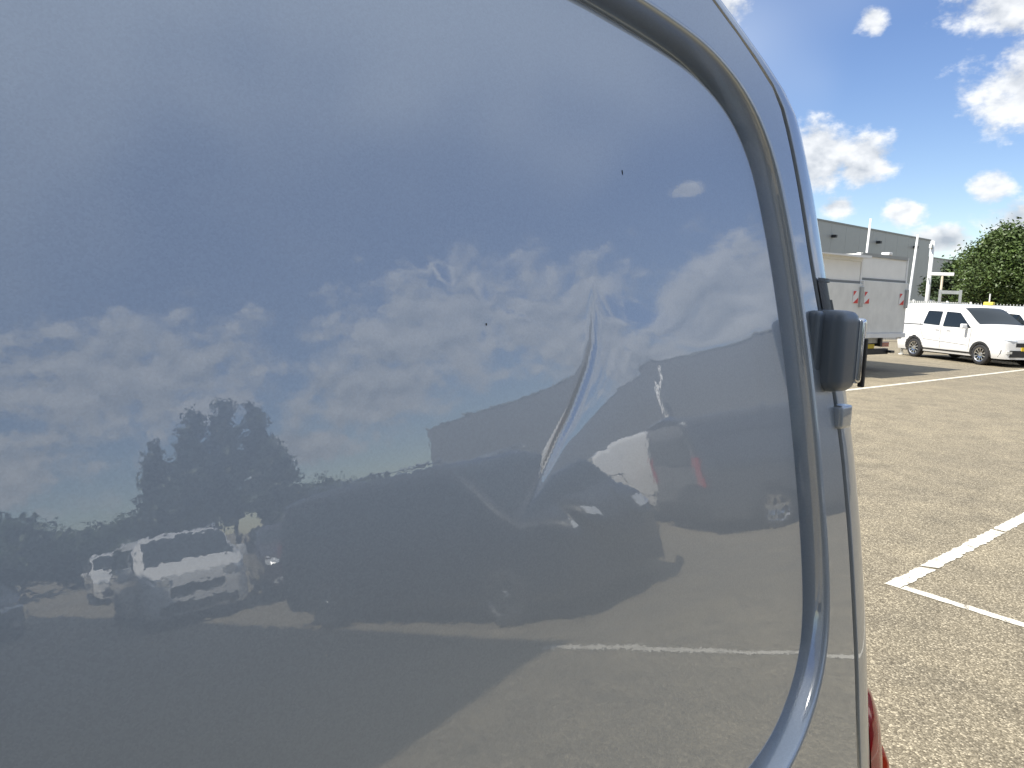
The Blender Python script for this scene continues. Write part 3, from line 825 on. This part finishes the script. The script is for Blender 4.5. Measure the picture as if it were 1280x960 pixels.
    # dark reveal behind the door gap
    v = []; f = []; k = 60
    for i in range(k+1):
        s = .40+(S_TOP-.40)*i/k; x, z = skin_xz(s)
        v += [(x-.0004, seam_y(s)-.0002, z), (x-.0045, seam_y(s)+.0006, z), (x-.0055, seam_y(s)+.0118, z)]
    for i in range(k): f += [(3*i, 3*i+3, 3*i+4, 3*i+1), (3*i+1, 3*i+4, 3*i+5, 3*i+2)]
    mesh_obj('door_gap', v, f, GAP, root)
    # rear doors: near one wraps the corner
    RC = .085
    def door_pt(s, a, gap=.0105):
        x, z = skin_xz(s); y0 = seam_y(s)+gap; rc = RC if s < 1.9 else RC*(1-.25*(s-1.9)/(S_TOP-1.9))
        x -= .0015
        if a <= 1:
            th = a*math.pi/2; e = .92
            return (x-rc*(1-math.cos(th)**e)*1.0, y0+rc*1.05*math.sin(th)**e if th > 0 else y0, z)
        t = a-1; return (x-rc-(x-rc-XC-.004)*t, y0+rc*1.05+.03*math.sin(t*math.pi/2), z)
    av = [0, .02, .05]+[.1+.9*i/18 for i in range(19)]+[1+i/12 for i in range(1, 13)]
    sv = [.46+(Z_ARC+.04-.46)*i/70 for i in range(71)]
    for side in (1, -1):
        v = []; f = []; m = len(av)
        for s in sv:
            for a in av:
                x, y, z = door_pt(s, a); v.append((x if side > 0 else 2*XC-x, y, z))
        for i in range(len(sv)-1):
            for j in range(m-1):
                q = (i*m+j, i*m+j+1, (i+1)*m+j+1, (i+1)*m+j); f.append(q if side < 0 else q[::-1])
        # returned edge into the gap
        k0 = len(v)
        for i, s in enumerate(sv):
            x, y, z = door_pt(s, 0); x -= .012; v.append((x if side > 0 else 2*XC-x, y+.002, z))
        for i in range(len(sv)-1): f.append((i*m, (i+1)*m, k0+i+1, k0+i))
        d = mesh_obj('rear_door', v, f, VAN_PAINT, root, True)
        bm = bmesh.new(); bm.from_mesh(d.data); bmesh.ops.recalc_face_normals(bm, faces=bm.faces); bm.to_mesh(d.data); bm.free()
        # door glass
        gv = []; gf = []
        for i in range(9):
            s = 1.36+.55*i/8
            for j in range(7):
                x, y, z = door_pt(s, 1.10+.72*j/6); gv.append((x if side > 0 else 2*XC-x, y+.004, z))
        for i in range(8):
            for j in range(6): gf.append((i*7+j, i*7+j+1, (i+1)*7+j+1, (i+1)*7+j))
        mesh_obj('door_glass', gv, gf, GLASS, d, True)
        # header above the doors
    v = []; f = []
    for i in range(7):
        s = Z_ARC+.045+(S_TOP-Z_ARC-.045)*i/6
        for j, a in enumerate([k/10 for k in range(11)]+[1+k/8 for k in range(1, 17)]):
            if a <= 2: x, y, z = door_pt(s, a)
            else: x, y, z = door_pt(s, 4-a); x = 2*XC-x
            v.append((x, y-.012, z+i/6*(.055*max(0, 1-((x-XC)/hwid)**2)-.010)))
    m = 27
    for i in range(6):
        for j in range(m-1): f.append((i*m+j, i*m+j+1, (i+1)*m+j+1, (i+1)*m+j))
    hd = mesh_obj('roof_header', v, f, VAN_PAINT, root, True)
    # hinge with rounded cover, its knuckle and the stub below it
    hz0, hz1 = 1.604, 1.692
    xs_ = skin_xz(1.65)[0]
    cover = MB().box(xs_-.030, xs_+.025, .800, .846, hz0, hz1, .013).build('hinge', GREY_HOUSING, root, True)
    tag(cover, 'satin dark grey hinge cover on the rear door edge')
    MB().box(xs_-.012, xs_+.004, .786, .806, hz0+.0005, hz1-.001, .007).build('hinge_foot', GREY_HOUSING, cover, True)
    MB().box(xs_-.010, xs_+.027, .844, .856, hz0+.008, hz1-.008, .005).build('hinge_leaf', CHROME, cover, True)
    MB().box(xs_+.022, xs_+.0285, .853, .858, hz0+.004, hz1-.030, .0015).build('rubber_pad', BLACK_PLASTIC, cover)
    MB().tube([(xs_-.002, .842, hz0-.05), (xs_-.002, .842, hz0+.004)], .0055, 12).build('hinge_pin', CHROME, cover, True)
    xs2 = skin_xz(1.575)[0]
    MB().box(xs2-.03, xs2+.008, .826, .852, 1.562, 1.588, .004).build('hinge_bracket', VAN_PAINT, cover, True)
    xs3 = skin_xz(1.72)[0]
    def pocket(nm, s0, s1, a0, a1, off, material, n=10):
        v = []; f = []
        for i in range(3):
            s_ = s0+(s1-s0)*i/2
            for j in range(n+1):
                a_ = a0+(a1-a0)*j/n; p = Vector(door_pt(s_, a_)); q = Vector(door_pt(s_, a_+.02))-p; p += Vector((q.y, -q.x, 0)).normalized()*off; v.append(p)
        for i in range(2):
            for j in range(n): f.append((i*(n+1)+j, (i+1)*(n+1)+j, (i+1)*(n+1)+j+1, i*(n+1)+j+1))
        return mesh_obj(nm, v, f, material, cover, True)
    pocket('pocket_seal', 1.7225, 1.7265, .0, 1.0, .0030, BLACK_PLASTIC)
    pocket('pocket_seal', 1.690, 1.7225, .0, .16, .0022, BLACK_PLASTIC)
    pocket('hinge_socket', 1.690, 1.703, .16, 1.0, .0022, GAP)
    MB().tube([(xs3-.012, .818, 1.690), (xs3-.006, .822, 1.699), (xs3-.010, .830, 1.704)], .0026, 8).build('hinge_arm', CHROME, cover, True)
    # lower hinge out of the picture
    x4 = skin_xz(.75)[0]
    MB().box(x4-.03, x4+.044, .800, .856, .62, .71, .011).build('hinge', GREY_HOUSING, root, True)
    # tail light: lens that stands off the rear corner and comes to a point at the top
    for side in (1, -1):
        def lens(nm, s0, s1, a0f, a1f, off, material, parent):
            v = []; f = []; ni, nj = 28, 12
            for i in range(ni+1):
                s = s0+(s1-s0)*i/ni; a0, a1 = a0f(s), a1f(s)
                for j in range(nj+1):
                    t = j/nj; a = a0+(a1-a0)*t; p = Vector(door_pt(s, a)); q = Vector(door_pt(s, min(1.9, a+.02)))-p
                    nn = Vector((q.y, -q.x, 0)).normalized(); o_ = off*min(1, 4*t*(1-t)+.25*0)*min(1, (s1-s)/.05)**.5
                    p = p+nn*(o_+.0015)
                    v.append((p.x if side > 0 else 2*XC-p.x, p.y, p.z))
            for i in range(ni):
                for j in range(nj): f.append((i*(nj+1)+j, i*(nj+1)+j+1, (i+1)*(nj+1)+j+1, (i+1)*(nj+1)+j))
            return mesh_obj(nm, v, f, material, parent, True)
        top = 1.248
        w_ = lambda s: max(0, min(1, (top-s)/.10))**.6
        tl = lens('tail_light', .72, top, lambda s: .62-.34*w_(s), lambda s: .64+.72*w_(s), .030, RED, root)
        lens('brake_strip', .74, top-.05, lambda s: .60-.22*w_(s+.05), lambda s: .61+.06*w_(s+.05), .030, AMBER, tl)
    MB().box(XC-.9, XC+.9, .86, .97, .30, .46, .03).build('rear_bumper', BLACK_PLASTIC, root, True)
    for o in root.children:
        if '_p' in o: del o['_p']
        else: o.location = o.location+inv
    return root
van = build_van()

# ------------------------------------------------------------------ buildings
CLAD = mat('grey_cladding', (0.30, 0.31, 0.30), .45, 0, 0, var=.06, vscale=.4)
CLAD_TRIM = mat('cladding_trim', (0.20, 0.21, 0.205), .5)
CLAD_DK = mat('dark_cladding', (0.16, 0.165, 0.17), .5, var=.08, vscale=.3)
CONC = mat('plinth_concrete', (0.33, 0.32, 0.30), .8, var=.15, vscale=2)
def hall(name, label, x0, x1, y0, y1, h, material, face, pitch=1.2, lamps=(), trim=CLAD_TRIM):
    """warehouse: core, vertical cladding panels on the given faces, coping, plinth, wall lamps"""
    root = empty(name, ((x0+x1)/2, (y0+y1)/2, 0)); tag(root, label, 'building'); ox, oy = root.location.x, root.location.y
    MB().box(x0-ox+.06, x1-ox-.06, y0-oy+.06, y1-oy-.06, 0, h-.25).build('core', CLAD_DK, root)
    me_cache = {}
    for fc in face:
        a0, a1 = (y0, y1) if fc in ('+x', '-x') else (x0, x1)
        n = max(1, int((a1-a0)/pitch)); w = (a1-a0)/n
        key = (round(w, 3), fc)
        for k in range(n):
            if key not in me_cache:
                mb = MB().box(-.05, .0, 0, w-.02, .5, h-.14) if fc in ('+x', '-x') else MB().box(0, w-.02, -.05, 0, .5, h-.14)
                mm = bpy.data.meshes.new('cladding_panel'); mm.from_pydata(mb.v, [], mb.f); mm.update(); mm.materials.append(material); me_cache[key] = mm
            o = bpy.data.objects.new('cladding_panel', me_cache[key]); C.objects.link(o); o.parent = root
            q = a0+w*k+.01
            o.location = {'+x': (x1-ox, q-oy, 0), '-x': (x0-ox+.05, q-oy, 0), '+y': (q-ox, y1-oy, 0), '-y': (q-ox, y0-oy+.05, 0)}[fc]
    MB().box(x0-ox-.06, x1-ox+.06, y0-oy-.06, y1-oy+.06, h-.14, h).build('coping', trim, root)
    MB().box(x0-ox-.03, x1-ox+.03, y0-oy-.03, y1-oy+.03, 0, .5).build('plinth', CONC, root)
    for (lx, ly, lz, nx, ny) in lamps:
        MB().box(lx-ox-.0+min(0, .45*nx)-.12*abs(ny), lx-ox+max(0, .45*nx)+.12*abs(ny), ly-oy-.17*abs(nx)+min(0, .3*ny), ly-oy+.17*abs(nx)+max(0, .3*ny), lz-.16, lz+.10, .04).build('wall_lamp', BLACK_PLASTIC, root)
    return root
hall('warehouse', 'large plain grey clad warehouse with black wall lamps behind the box trucks', -74, -34, 40, 92.4, 9.05, CLAD, ('+x', '+y'), 2.9,
     [(-34, 69.3, 7.75, 1, 0), (-34, 78.8, 7.85, 1, 0), (-34, 88.0, 7.95, 1, 0)])
b2 = hall('warehouse', 'lower far grey hall with a blue sign, beyond the large warehouse corner', -80, -39, 100, 160, 8.0, CLAD, ('+x', '-y'), 5.0)
MB().box(-39+59.5+.01, -39+59.5+.10, -20.5, -16.0, 4.1, 6.2).build('sign_board', mat('blue_sign', (.02, .035, .22), .4), b2)
hall('warehouse', 'long dark grey hall across the yard, seen mirrored in the van panel', 6.0, 63.5, 45.5, 84, 9.0, CLAD_DK, ('-y', '-x'), 4.0)
hall('warehouse', 'tall hall beyond the front of the blue-grey van, its shadow lying over the yard', 0.55, 34, -44, -4.4, 12.5, CLAD, ('+y', '-x'), 3.0)

# downpipe / mast seen against the mirrored hall
def pole(name, label, loc, h, r, material, cat='pole', arms=None, group=None, lean=(0, 0)):
    o = empty(name, loc); tag(o, label, cat, group)
    MB().tube([(0, 0, 0), (lean[0]*.5, lean[1]*.5, h*.5), (lean[0], lean[1], h)], [r*1.15, r, r*.85], 12).build('shaft', material, o, True)
    MB().tube([(0, 0, 0), (0, 0, .03)], r*2.2, 12).build('base_plate', material, o)
    if arms: arms(o, h)
    return o
WHITE_METAL = mat('white_metal', (.74, .74, .72), .4, var=.06, vscale=4)
GREY_METAL = mat('galvanised_metal', (.42, .43, .42), .45, .5, var=.15, vscale=6)
pole('lamp_mast', 'pale slender mast in front of the mirrored grey hall', polar(35.0, 53), 8.0, .13, WHITE_METAL, 'mast')
def mast_arms(o, h):
    MB().box(-.07, .07, -.32, -.06, h-.42, h-.18, .03).build('security_camera', WHITE_METAL, o)
    MB().box(-.06, .06, .0, .16, h-.62, h-.44, .02).build('camera_housing', BLACK_PLASTIC, o)
    MB().tube([(0, 0, h*.63), (.0, .30, h*.60)], .035, 8).build('spike_arm', WHITE_METAL, o); MB().tube([(0, 0, h*.63), (.0, -.30, h*.60)], .035, 8).build('spike_arm', WHITE_METAL, o)
    MB().box(-.12, .12, .35, .85, 1.78, 2.05, .03).build('floodlight', WHITE_METAL, o)
    MB().tube([(0, .05, 1.8), (0, .4, 1.85)], .03, 6).build('bracket', WHITE_METAL, o)
pole('camera_mast', 'white security camera mast by the fence beside the warehouse corner', polar(az_of(1158), 50), 5.35, .12, WHITE_METAL, 'mast', mast_arms)
pole('flag_pole', 'thin white pole rising behind the two box trucks, between them', polar(az_of(1074), 30), 4.65, .04, WHITE_METAL, 'pole', lean=(.1, .05))
pole('flag_pole', 'thin white pole rising at the outer edge of the open-sided box truck pair', polar(az_of(1132), 30), 4.10, .04, WHITE_METAL, 'pole', lean=(.14, .08))
pole('fence_post', 'slim white post in front of the far hall, beyond the small tree', polar(az_of(1202), 62), 4.2, .09, WHITE_METAL, 'post')
o = pole('height_sign', 'post carrying a flat white board above the gate frame', polar(az_of(1174), 42), 3.15, .06, mat('tan_metal', (.42, .36, .26), .5), 'sign')
MB().box(-.62, .48, -.06, .06, 3.15, 3.30, .02).build('board', WHITE_METAL, o)
o.rotation_euler = (0, 0, R(20))
o = empty('gate_frame', polar(az_of(1186), 42), R(20)); tag(o, 'grey steel gate frame behind the white vans', 'gate frame')
for x in (-.42, .42): MB().box(x-.06, x+.06, -.06, .06, 0, 2.5).build('upright', GREY_METAL, o)
MB().box(-.355, .355, -.05, .05, 2.30, 2.46).build('crossbar', GREY_METAL, o); MB().box(-.355, .355, -.05, .05, 1.6, 1.70).build('crossbar', GREY_METAL, o)
o = pole('warning_light', 'short post with a yellow lamp beneath the large tree', polar(az_of(1236), 41), 1.75, .05, WHITE_METAL, 'lamp')
MB().box(-.2, .2, -.15, .15, 1.74, 1.98, .05).build('lamp_body', mat('yellow_lamp', (.75, .62, .10), .4), o); MB().tube([(0, 0, 1.95), (0, 0, 2.35)], .03, 6).build('stem', WHITE_METAL, o)

# fence
FENCE_METAL = mat('fence_metal', (.50, .51, .49), .5, var=.1, vscale=3)
def fence(p0, p1, h, label):
    p0, p1 = Vector(p0), Vector(p1); d = p1-p0; ln = d.length; root = empty('bar_fence', (p0.x, p0.y, 0), math.atan2(d.y, d.x)); tag(root, label, 'fence')
    MB().box(0, ln, -.03, .03, h-.16, h-.10).build('rail', WHITE_METAL, root); MB().box(0, ln, -.03, .03, .15, .21).build('rail', WHITE_METAL, root)
    mb = MB(); x = .05
    while x < ln: mb.box(x-.018, x+.018, -.025, .025, .08, h); x += .135
    b = mb.build('bars', FENCE_METAL, root); b['kind'] = 'stuff'
    x = 0
    while x <= ln+.01: MB().box(x-.045, x+.045, .031, .12, 0, h+.05).build('post', WHITE_METAL, root); x += 2.5
fence((-17.2, 29.0), (-13.6, 42.5), 1.93, 'white vertical bar fence behind the trucks and parked white vans')
fence((-13.5, 42.6), (-4.0, 46.0), 1.93, 'far run of white bar fence under the large tree')

# ------------------------------------------------------------------ box trucks
TRUCK_PANEL = mat('truck_panel', (.80, .79, .745), .45, .0, .15, .2, var=.06, vscale=1.5)
TAIL_PANEL = mat('tail_lift_aluminium', (.70, .695, .655), .42, .0, var=.10, vscale=2.2)
FLAG_WHITE = mat('flag_white', (.72, .71, .69), .5); FLAG_RED = mat('flag_red', (.60, .05, .04), .5)
def box_truck(loc, rz, label, W=2.45, H=3.12, L=4.3, rail=2.27, group=None, visor=False):
    """local +x = rear face outward normal, box from x=-L..0; origin on the ground below the rear edge"""
    root = empty('box_truck', loc, rz); tag(root, label, 'truck', group)
    fl = .92; hw = W/2
    MB().box(-L, -.03, -hw+.03, hw-.03, fl, H-.02, .02).build('cargo_box', TRUCK_PANEL, root)
    for s in (-1, 1):
        MB().box(-.09, .02, min(s*hw, s*(hw-.07)), max(s*hw, s*(hw-.07)), fl-.10, H).build('rear_post', WHITE_METAL, root)
    MB().box(-.10, .035, -hw+.072, hw-.072, H-.07, H+.01).build('rear_header', WHITE_METAL if visor else CLAD, root)
    MB().box(-.05, .0, -hw+.072, hw-.072, rail+.06, H-.072).build('upper_door', TRUCK_PANEL, root)
    MB().box(-.04, .022, -hw+.072, hw-.072, rail, rail+.058).build('door_rail', CLAD_TRIM, root)
    MB().box(.0, .075, -hw+.03, hw-.03, fl+.06, rail-.002, .012).build('tail_lift', TAIL_PANEL, root)
    MB().box(.0, .13, -hw+.03, hw-.03, fl-.06, fl+.055, .01).build('tail_lift_edge', WHITE_METAL, root)
    for s in (-1, 1):
        fy = s*(hw-.34)
        fl_ = MB().box(.077, .090, fy-.12, fy+.12, 1.70, 2.00).build('warning_flag', FLAG_WHITE, root)
        for (q, z_) in ((0, 1.705), (1, 1.855)):
            tri = [(fy-.11, z_), (fy+.11, z_), (fy+.11, z_+.13)] if q == 0 else [(fy-.11, z_+.02), (fy-.11, z_+.135), (fy+.02, z_+.135)]
            MB().add([(x_, y_, zz) for x_ in (.088, .094) for (y_, zz) in tri], [(0, 2, 1), (3, 4, 5), (0, 1, 4, 3), (1, 2, 5, 4), (2, 0, 3, 5)]).build('red_field', FLAG_RED, fl_)
    MB().box(-.02, .12, hw-.17, hw-.03, 1.62, 2.10, .01).build('hinge_block', GREY_METAL, root)
    if not visor: MB().box(-.16, .05, .10, .28, H+.012, H+.085, .02).build('rear_camera', WHITE_METAL, root)
    MB().box(-.02, .09, hw-.03, hw+.012, 2.05, 2.25, .01).build('side_lamp', WHITE_METAL, root)
    # chassis below
    for s in (-1, 1): MB().box(-L-.4, -.1, s*.42-.05, s*.42+.05, .62, .86).build('chassis_rail', BLACK_PLASTIC, root)
    MB().box(-.32, -.20, -hw+.2, hw-.2, .40, .55, .02).build('underrun_bar', BLACK_PLASTIC, root)
    MB().box(-.55, -.36, -.55, .55, .52, .80).build('tail_lift_motor', BLACK_PLASTIC, root)
    MB().box(-.20, -.17, -.75, .35, .70, .84).build('lamp_strip', GREY_METAL, root)
    for s in (-1, 1):
        MB().box(-.26, -.16, s*(hw-.45)-.18, s*(hw-.45)+.18, .60, .72, .01).build('tail_light', RED, root)
        MB().box(-.30, -.08, s*(hw-.2)-.1, s*(hw-.2)+.1, .44, .50).build('step', BLACK_PLASTIC, root)
    MB().box(-.195, -.178, -.30, .22, .565, .675).build('number_plate', mat('yellow_plate', (.75, .55, .04), .5), root)
    for x in (-1.15, -L-.75):
        for s in (-1, 1): add_wheel(root, x, s*.86, .36, .22, s, 'steel')
    for s in (-1, 1): MB().box(-1.62, -.68, s*.86-.14, s*.86+.14, .76, .80).build('mudguard', BLACK_PLASTIC, root)
    # cab
    c = MB(); prof = [(-L-.05, .45), (-L-.05, 2.25), (-L-.35, 2.35), (-L-.75, 2.28), (-L-1.45, 1.35), (-L-1.95, 1.12), (-L-2.05, .75), (-L-2.05, .42)]
    k = len(prof); vv = [(x, .93, z) for x, z in prof]+[(x, -.93, z) for x, z in prof]
    c.add(vv, [tuple(range(k))[::-1], tuple(range(k, 2*k))]+[(i, (i+1) % k, k+(i+1) % k, k+i) for i in range(k)])
    c.build('cab', WHITE_PAINT, root)
    wv = [(-L-.82, .80, 2.24), (-L-.82, -.80, 2.24), (-L-1.42, -.86, 1.43), (-L-1.42, .86, 1.43)]
    mesh_obj('windscreen', [(x-.012, y, z+.012) for x, y, z in wv], [(0, 1, 2, 3)], GLASS, root)
    for s in (-1, 1):
        mesh_obj('door_window', [(-L-.15, s*.937, 2.12), (-L-.72, s*.937, 2.12), (-L-1.25, s*.937, 1.45), (-L-.15, s*.937, 1.45)], [(0, 1, 2, 3)], GLASS, root)
        MB().box(-L-1.30, -L-1.20, min(s*.98, s*1.18), max(s*.98, s*1.18), 1.40, 1.75, .03).build('wing_mirror', BLACK_PLASTIC, root)
        MB().box(-L-2.08, -L-1.98, min(s*.55, s*.88), max(s*.55, s*.88), .78, .95, .02).build('headlight', LAMP, root)
    MB().box(-L-2.09, -L-1.99, -.50, .50, .62, .95, .02).build('grille', BLACK_PLASTIC, root)
    MB().box(-L-2.10, -L-1.95, -.90, .90, .36, .58, .03).build('bumper', BLACK_PLASTIC, root)
    if visor:
        vv = [(-.1, -hw, H+.01), (.22, -hw, H+.012), (.22, hw, H+.012), (-.1, hw, H+.01), (-.1, -hw, H+.03), (.22, -hw, H+.025), (.22, hw, H+.075), (-.1, hw, H+.08)]
        MB().add(vv, [(0, 3, 2, 1), (4, 5, 6, 7), (0, 1, 5, 4), (1, 2, 6, 5), (2, 3, 7, 6), (3, 0, 4, 7)]).build('roof_edge', WHITE_METAL, root)
    return root
box_truck((-8.38, 19.98, 0), R(-4), 'pale grey box truck with folded tail lift, yellow plate, next to the white compact van', H=2.92)
box_truck((-8.42, 17.42, 0), R(-4), 'pale box truck with white roof edge, partly hidden behind the van hinge', H=2.76, rail=2.17, visor=True)

# ------------------------------------------------------------------ parked white vans, direct view
def place(root, x, y, hx, hy): root.location = (x, y, 0); root.rotation_euler = (0, 0, heading(hx, hy))
w1 = empty('compact_van'); compact_van(w1, WHITE_PAINT); tag(w1, 'white compact van parked beside the box truck, full side in view', 'van', 'white vans parked in a row')
HX, HY = .875, -.484
place(w1, -8.58, 27.3, HX, HY)
w2 = copy_tree(w1); tag(w2, 'second white compact van in the row, mostly hidden behind the first', 'van', 'white vans parked in a row'); place(w2, -8.58+1.0, 27.3+2.2, HX, HY)
w3 = copy_tree(w1); tag(w3, 'third white compact van in the row, only roof and windscreen edge showing', 'van', 'white vans parked in a row'); place(w3, -8.58+2.0, 27.3+4.5, HX, HY)

# ------------------------------------------------------------------ vehicles behind the camera, mirrored in the panel
r_ = empty('passenger_van'); big_van(r_, BLACK_PAINT, 'spoke5', 5.1, 1.93); tag(r_, 'black passenger van with bright roof rail and alloy wheels, largest in the mirrored row', 'van', 'vehicles across the yard')
place(r_, 7.15, 5.80, -.993, .12)
r_ = empty('compact_van'); Vw = compact_van(r_, WHITE_PAINT, 'steel', 4.3, 1.95, rear_glass=False); tag(r_, 'white van standing between the black van and the dark grey van', 'van', 'vehicles across the yard')
place(r_, 8.70, 12.15, -.5, .87)
r_ = empty('panel_van'); big_van(r_, DKGREY_PAINT, 'spoke5', 5.1, 2.1, side_glass=False, panel=True); tag(r_, 'dark grey panel van with rear doors towards the yard, red tail lights', 'van', 'vehicles across the yard')
place(r_, 5.80, 12.85, -.5, .87)
r_ = empty('family_van'); big_van(r_, WHITE_PAINT, 'spoke5', 4.7, 1.85, side_glass=True); tag(r_, 'white family van facing the blue-grey van head-on, dark windscreen', 'van', 'vehicles across the yard')
place(r_, 15.9, 5.0, -.985, -.12)
r_ = empty('parked_car'); compact_van(r_, DKRED_PAINT, 'spoke5', 4.3, 1.62); tag(r_, 'dark car with bright headlights beyond the black van', 'car', 'vehicles across the yard')
place(r_, 15.6, 7.6, -.94, -.30)
r_ = copy_tree(w1); tag(r_, 'small white van facing the yard, far beyond the white family van', 'van', 'vehicles across the yard')
place(r_, 29.0, 7.0, -.98, -.15)
r_ = empty('parked_car'); compact_van(r_, DKGREY_PAINT, 'spoke5', 4.3, 1.60); tag(r_, 'dark grey car next to the small white truck', 'car', 'vehicles across the yard')
place(r_, 22.5, 2.1, -.97, .05)

# ------------------------------------------------------------------ trees
BARK = mat('bark', (.09, .07, .05), .9, var=.3, vscale=8, bump=.6, bscale=20)
def leaf_mat(name, col):
    M = mat(name, col, .55); nt = M.node_tree; b = nt.nodes['Principled BSDF']
    gi = nt.nodes.new('ShaderNodeNewGeometry'); n = nt.nodes.new('ShaderNodeTexNoise'); n.inputs['Scale'].default_value = .9; n.inputs['Detail'].default_value = 4
    nt.links.new(gi.outputs['Position'], n.inputs['Vector']); r = nt.nodes.new('ShaderNodeValToRGB'); e = r.color_ramp.elements
    e[0].position = .3; e[0].color = (*[c*.6 for c in col], 1); e[1].position = .7; e[1].color = (*[c*1.5 for c in col], 1)
    nt.links.new(n.outputs[0], r.inputs[0]); nt.links.new(r.outputs[0], b.inputs['Base Color'])
    try: b.inputs['Transmission Weight'].default_value = 0
    except Exception: pass
    b.inputs['Subsurface Weight'].default_value = 0
    return M
LEAF_A = leaf_mat('leaf_green', (.060, .095, .022)); LEAF_B = leaf_mat('leaf_dark', (.035, .060, .020)); LEAF_C = leaf_mat('leaf_poplar', (.040, .055, .030))
def tree_mesh(h, w, base, leaf, nclump, nleaf, shape, seed, trunk_r):
    rnd = random.Random(seed); tr = MB(); lv = []; lf = []
    tr.tube([(0, 0, 0), (rnd.uniform(-.1, .1), rnd.uniform(-.1, .1), h*.3), (rnd.uniform(-.2, .2), rnd.uniform(-.2, .2), h*.8)], [trunk_r, trunk_r*.75, trunk_r*.2], 8)
    for c in range(nclump):
        while True:
            p = Vector((rnd.uniform(-1, 1), rnd.uniform(-1, 1), rnd.uniform(-1, 1)))
            if p.length < 1: break
        p = p*(.55+.45*rnd.random())/max(p.length, .3)*min(1, p.length+.35)
        t = (p.z+1)/2
        k = math.sin(math.pi*min(1, max(.05, t*.86+.12)))**.6 if shape == 'round' else (1-.72*t**1.3)*(.55+.45*min(1, t*5))
        cc = Vector((p.x*w/2*k, p.y*w/2*k, base+(h-base)*t))
        tr.tube([(0, 0, max(base*.6, cc.z*.62)), tuple(Vector((cc.x*.45, cc.y*.45, cc.z*.86))), tuple(cc)], [trunk_r*.3, trunk_r*.18, .012], 5, False)
        cr = w*(.085+.075*rnd.random()) if shape == 'round' else w*(.09+.09*rnd.random())
        for l in range(nleaf):
            d = Vector((rnd.gauss(0, 1), rnd.gauss(0, 1), rnd.gauss(0, .8))).normalized()*cr*(rnd.random()**.45)*rnd.uniform(.8, 1.35)
            q = cc+d; s = leaf*rnd.uniform(.6, 1.35); a = Vector((rnd.gauss(0, 1), rnd.gauss(0, 1), rnd.gauss(0, .6))).normalized(); b = a.orthogonal().normalized(); b.rotate(Matrix.Rotation(rnd.uniform(0, 6.28), 3, a))
            k0 = len(lv); lv += [q-a*s, q+b*s*.45, q+a*s, q-b*s*.45]; lf.append((k0, k0+1, k0+2, k0+3))
    return tr, lv, lf
_tc = {}
def tree(name, label, loc, h, w, base, leaf, nclump, nleaf, shape, material, seed, group=None, trunk_r=.14, rot=0):
    root = empty(name, loc, rot); tag(root, label, 'tree', group)
    key = (h, w, base, seed)
    if key not in _tc:
        tr, lv, lf = tree_mesh(h, w, base, leaf, nclump, nleaf, shape, seed, trunk_r)
        a = tr.build('trunk', BARK, root, True); b = mesh_obj('crown', lv, lf, material, root); _tc[key] = (a.data, b.data)
    else:
        for nm, me in zip(('trunk', 'crown'), _tc[key]):
            c = bpy.data.objects.new(nm, me); C.objects.link(c); c.parent = root
    return root
tree('broadleaf_tree', 'large bushy green tree behind the parked white vans', polar(az_of(1262), 52), 6.4, 6.0, 1.0, .10, 210, 190, 'round', LEAF_A, 11, trunk_r=.22)
tree('broadleaf_tree', 'small darker tree behind the gate frame, against the far hall', polar(az_of(1184), 56), 4.6, 3.4, .6, .12, 70, 80, 'round', LEAF_B, 5, trunk_r=.12)
tree('broadleaf_tree', 'dense green tree standing next to the large bushy tree, beyond the vans', polar(az_of(1340), 55), 6.2, 7.0, 1.0, .14, 130, 90, 'round', LEAF_A, 13, trunk_r=.22)
# poplars mirrored in the panel
POPLARS = [(68.6, 62, 13.6, 4.4, 'tall dark poplar at the heart of the mirrored clump, one of its two highest tops'), (66.6, 64, 13.7, 3.6, 'slender tall poplar at the edge of the mirrored clump towards the grey hall'),
           (70.8, 61, 12.4, 4.6, 'dark poplar with a broad top beside the tallest pair of the mirrored clump'), (73.6, 60, 10.2, 4.2, 'shorter poplar standing clear of the mirrored clump, beyond the white family van'),
           (65.6, 60, 8.6, 5.0, 'low bushy poplar at the foot of the slender tall poplar, towards the hall'), (71.8, 58, 8.4, 6.0, 'widest low poplar in front of the mirrored clump, just above the family van roof')]
for i, (a, d, h, w, lb) in enumerate(POPLARS):
    tree('poplar_tree', lb, polar(a, d), h, w, .8, .26, 90, 55, 'cone', LEAF_C, 20+i, 'poplars across the yard', .2)
LOW = [(82.5, 55, 5.2, 8, 'round hedge tree above the dark grey car, mirrored in the panel'), (78.6, 58, 4.0, 7, 'lowest hedge tree above the small far white van, mirrored in the panel'), (87, 50, 6.0, 9, 'largest round hedge tree, at the panel end away from the hall'),
       (62.6, 66, 4.6, 8, 'hedge tree next to the poplar clump on the hall side'), (59.2, 68, 4.4, 7, 'hedge tree between the poplars and the end of the grey hall'), (92, 52, 5, 9, 'hedge tree beyond the largest round one, farthest from the hall'), (75.6, 66, 4.6, 8, 'hedge tree half hidden behind the shorter poplar')]
for i, (a, d, h, w, lb) in enumerate(LOW):
    tree('broadleaf_tree', lb, polar(a, d), h, w, .4, .24, 80, 50, 'round', LEAF_B, 40+i, 'low trees across the yard', .16)
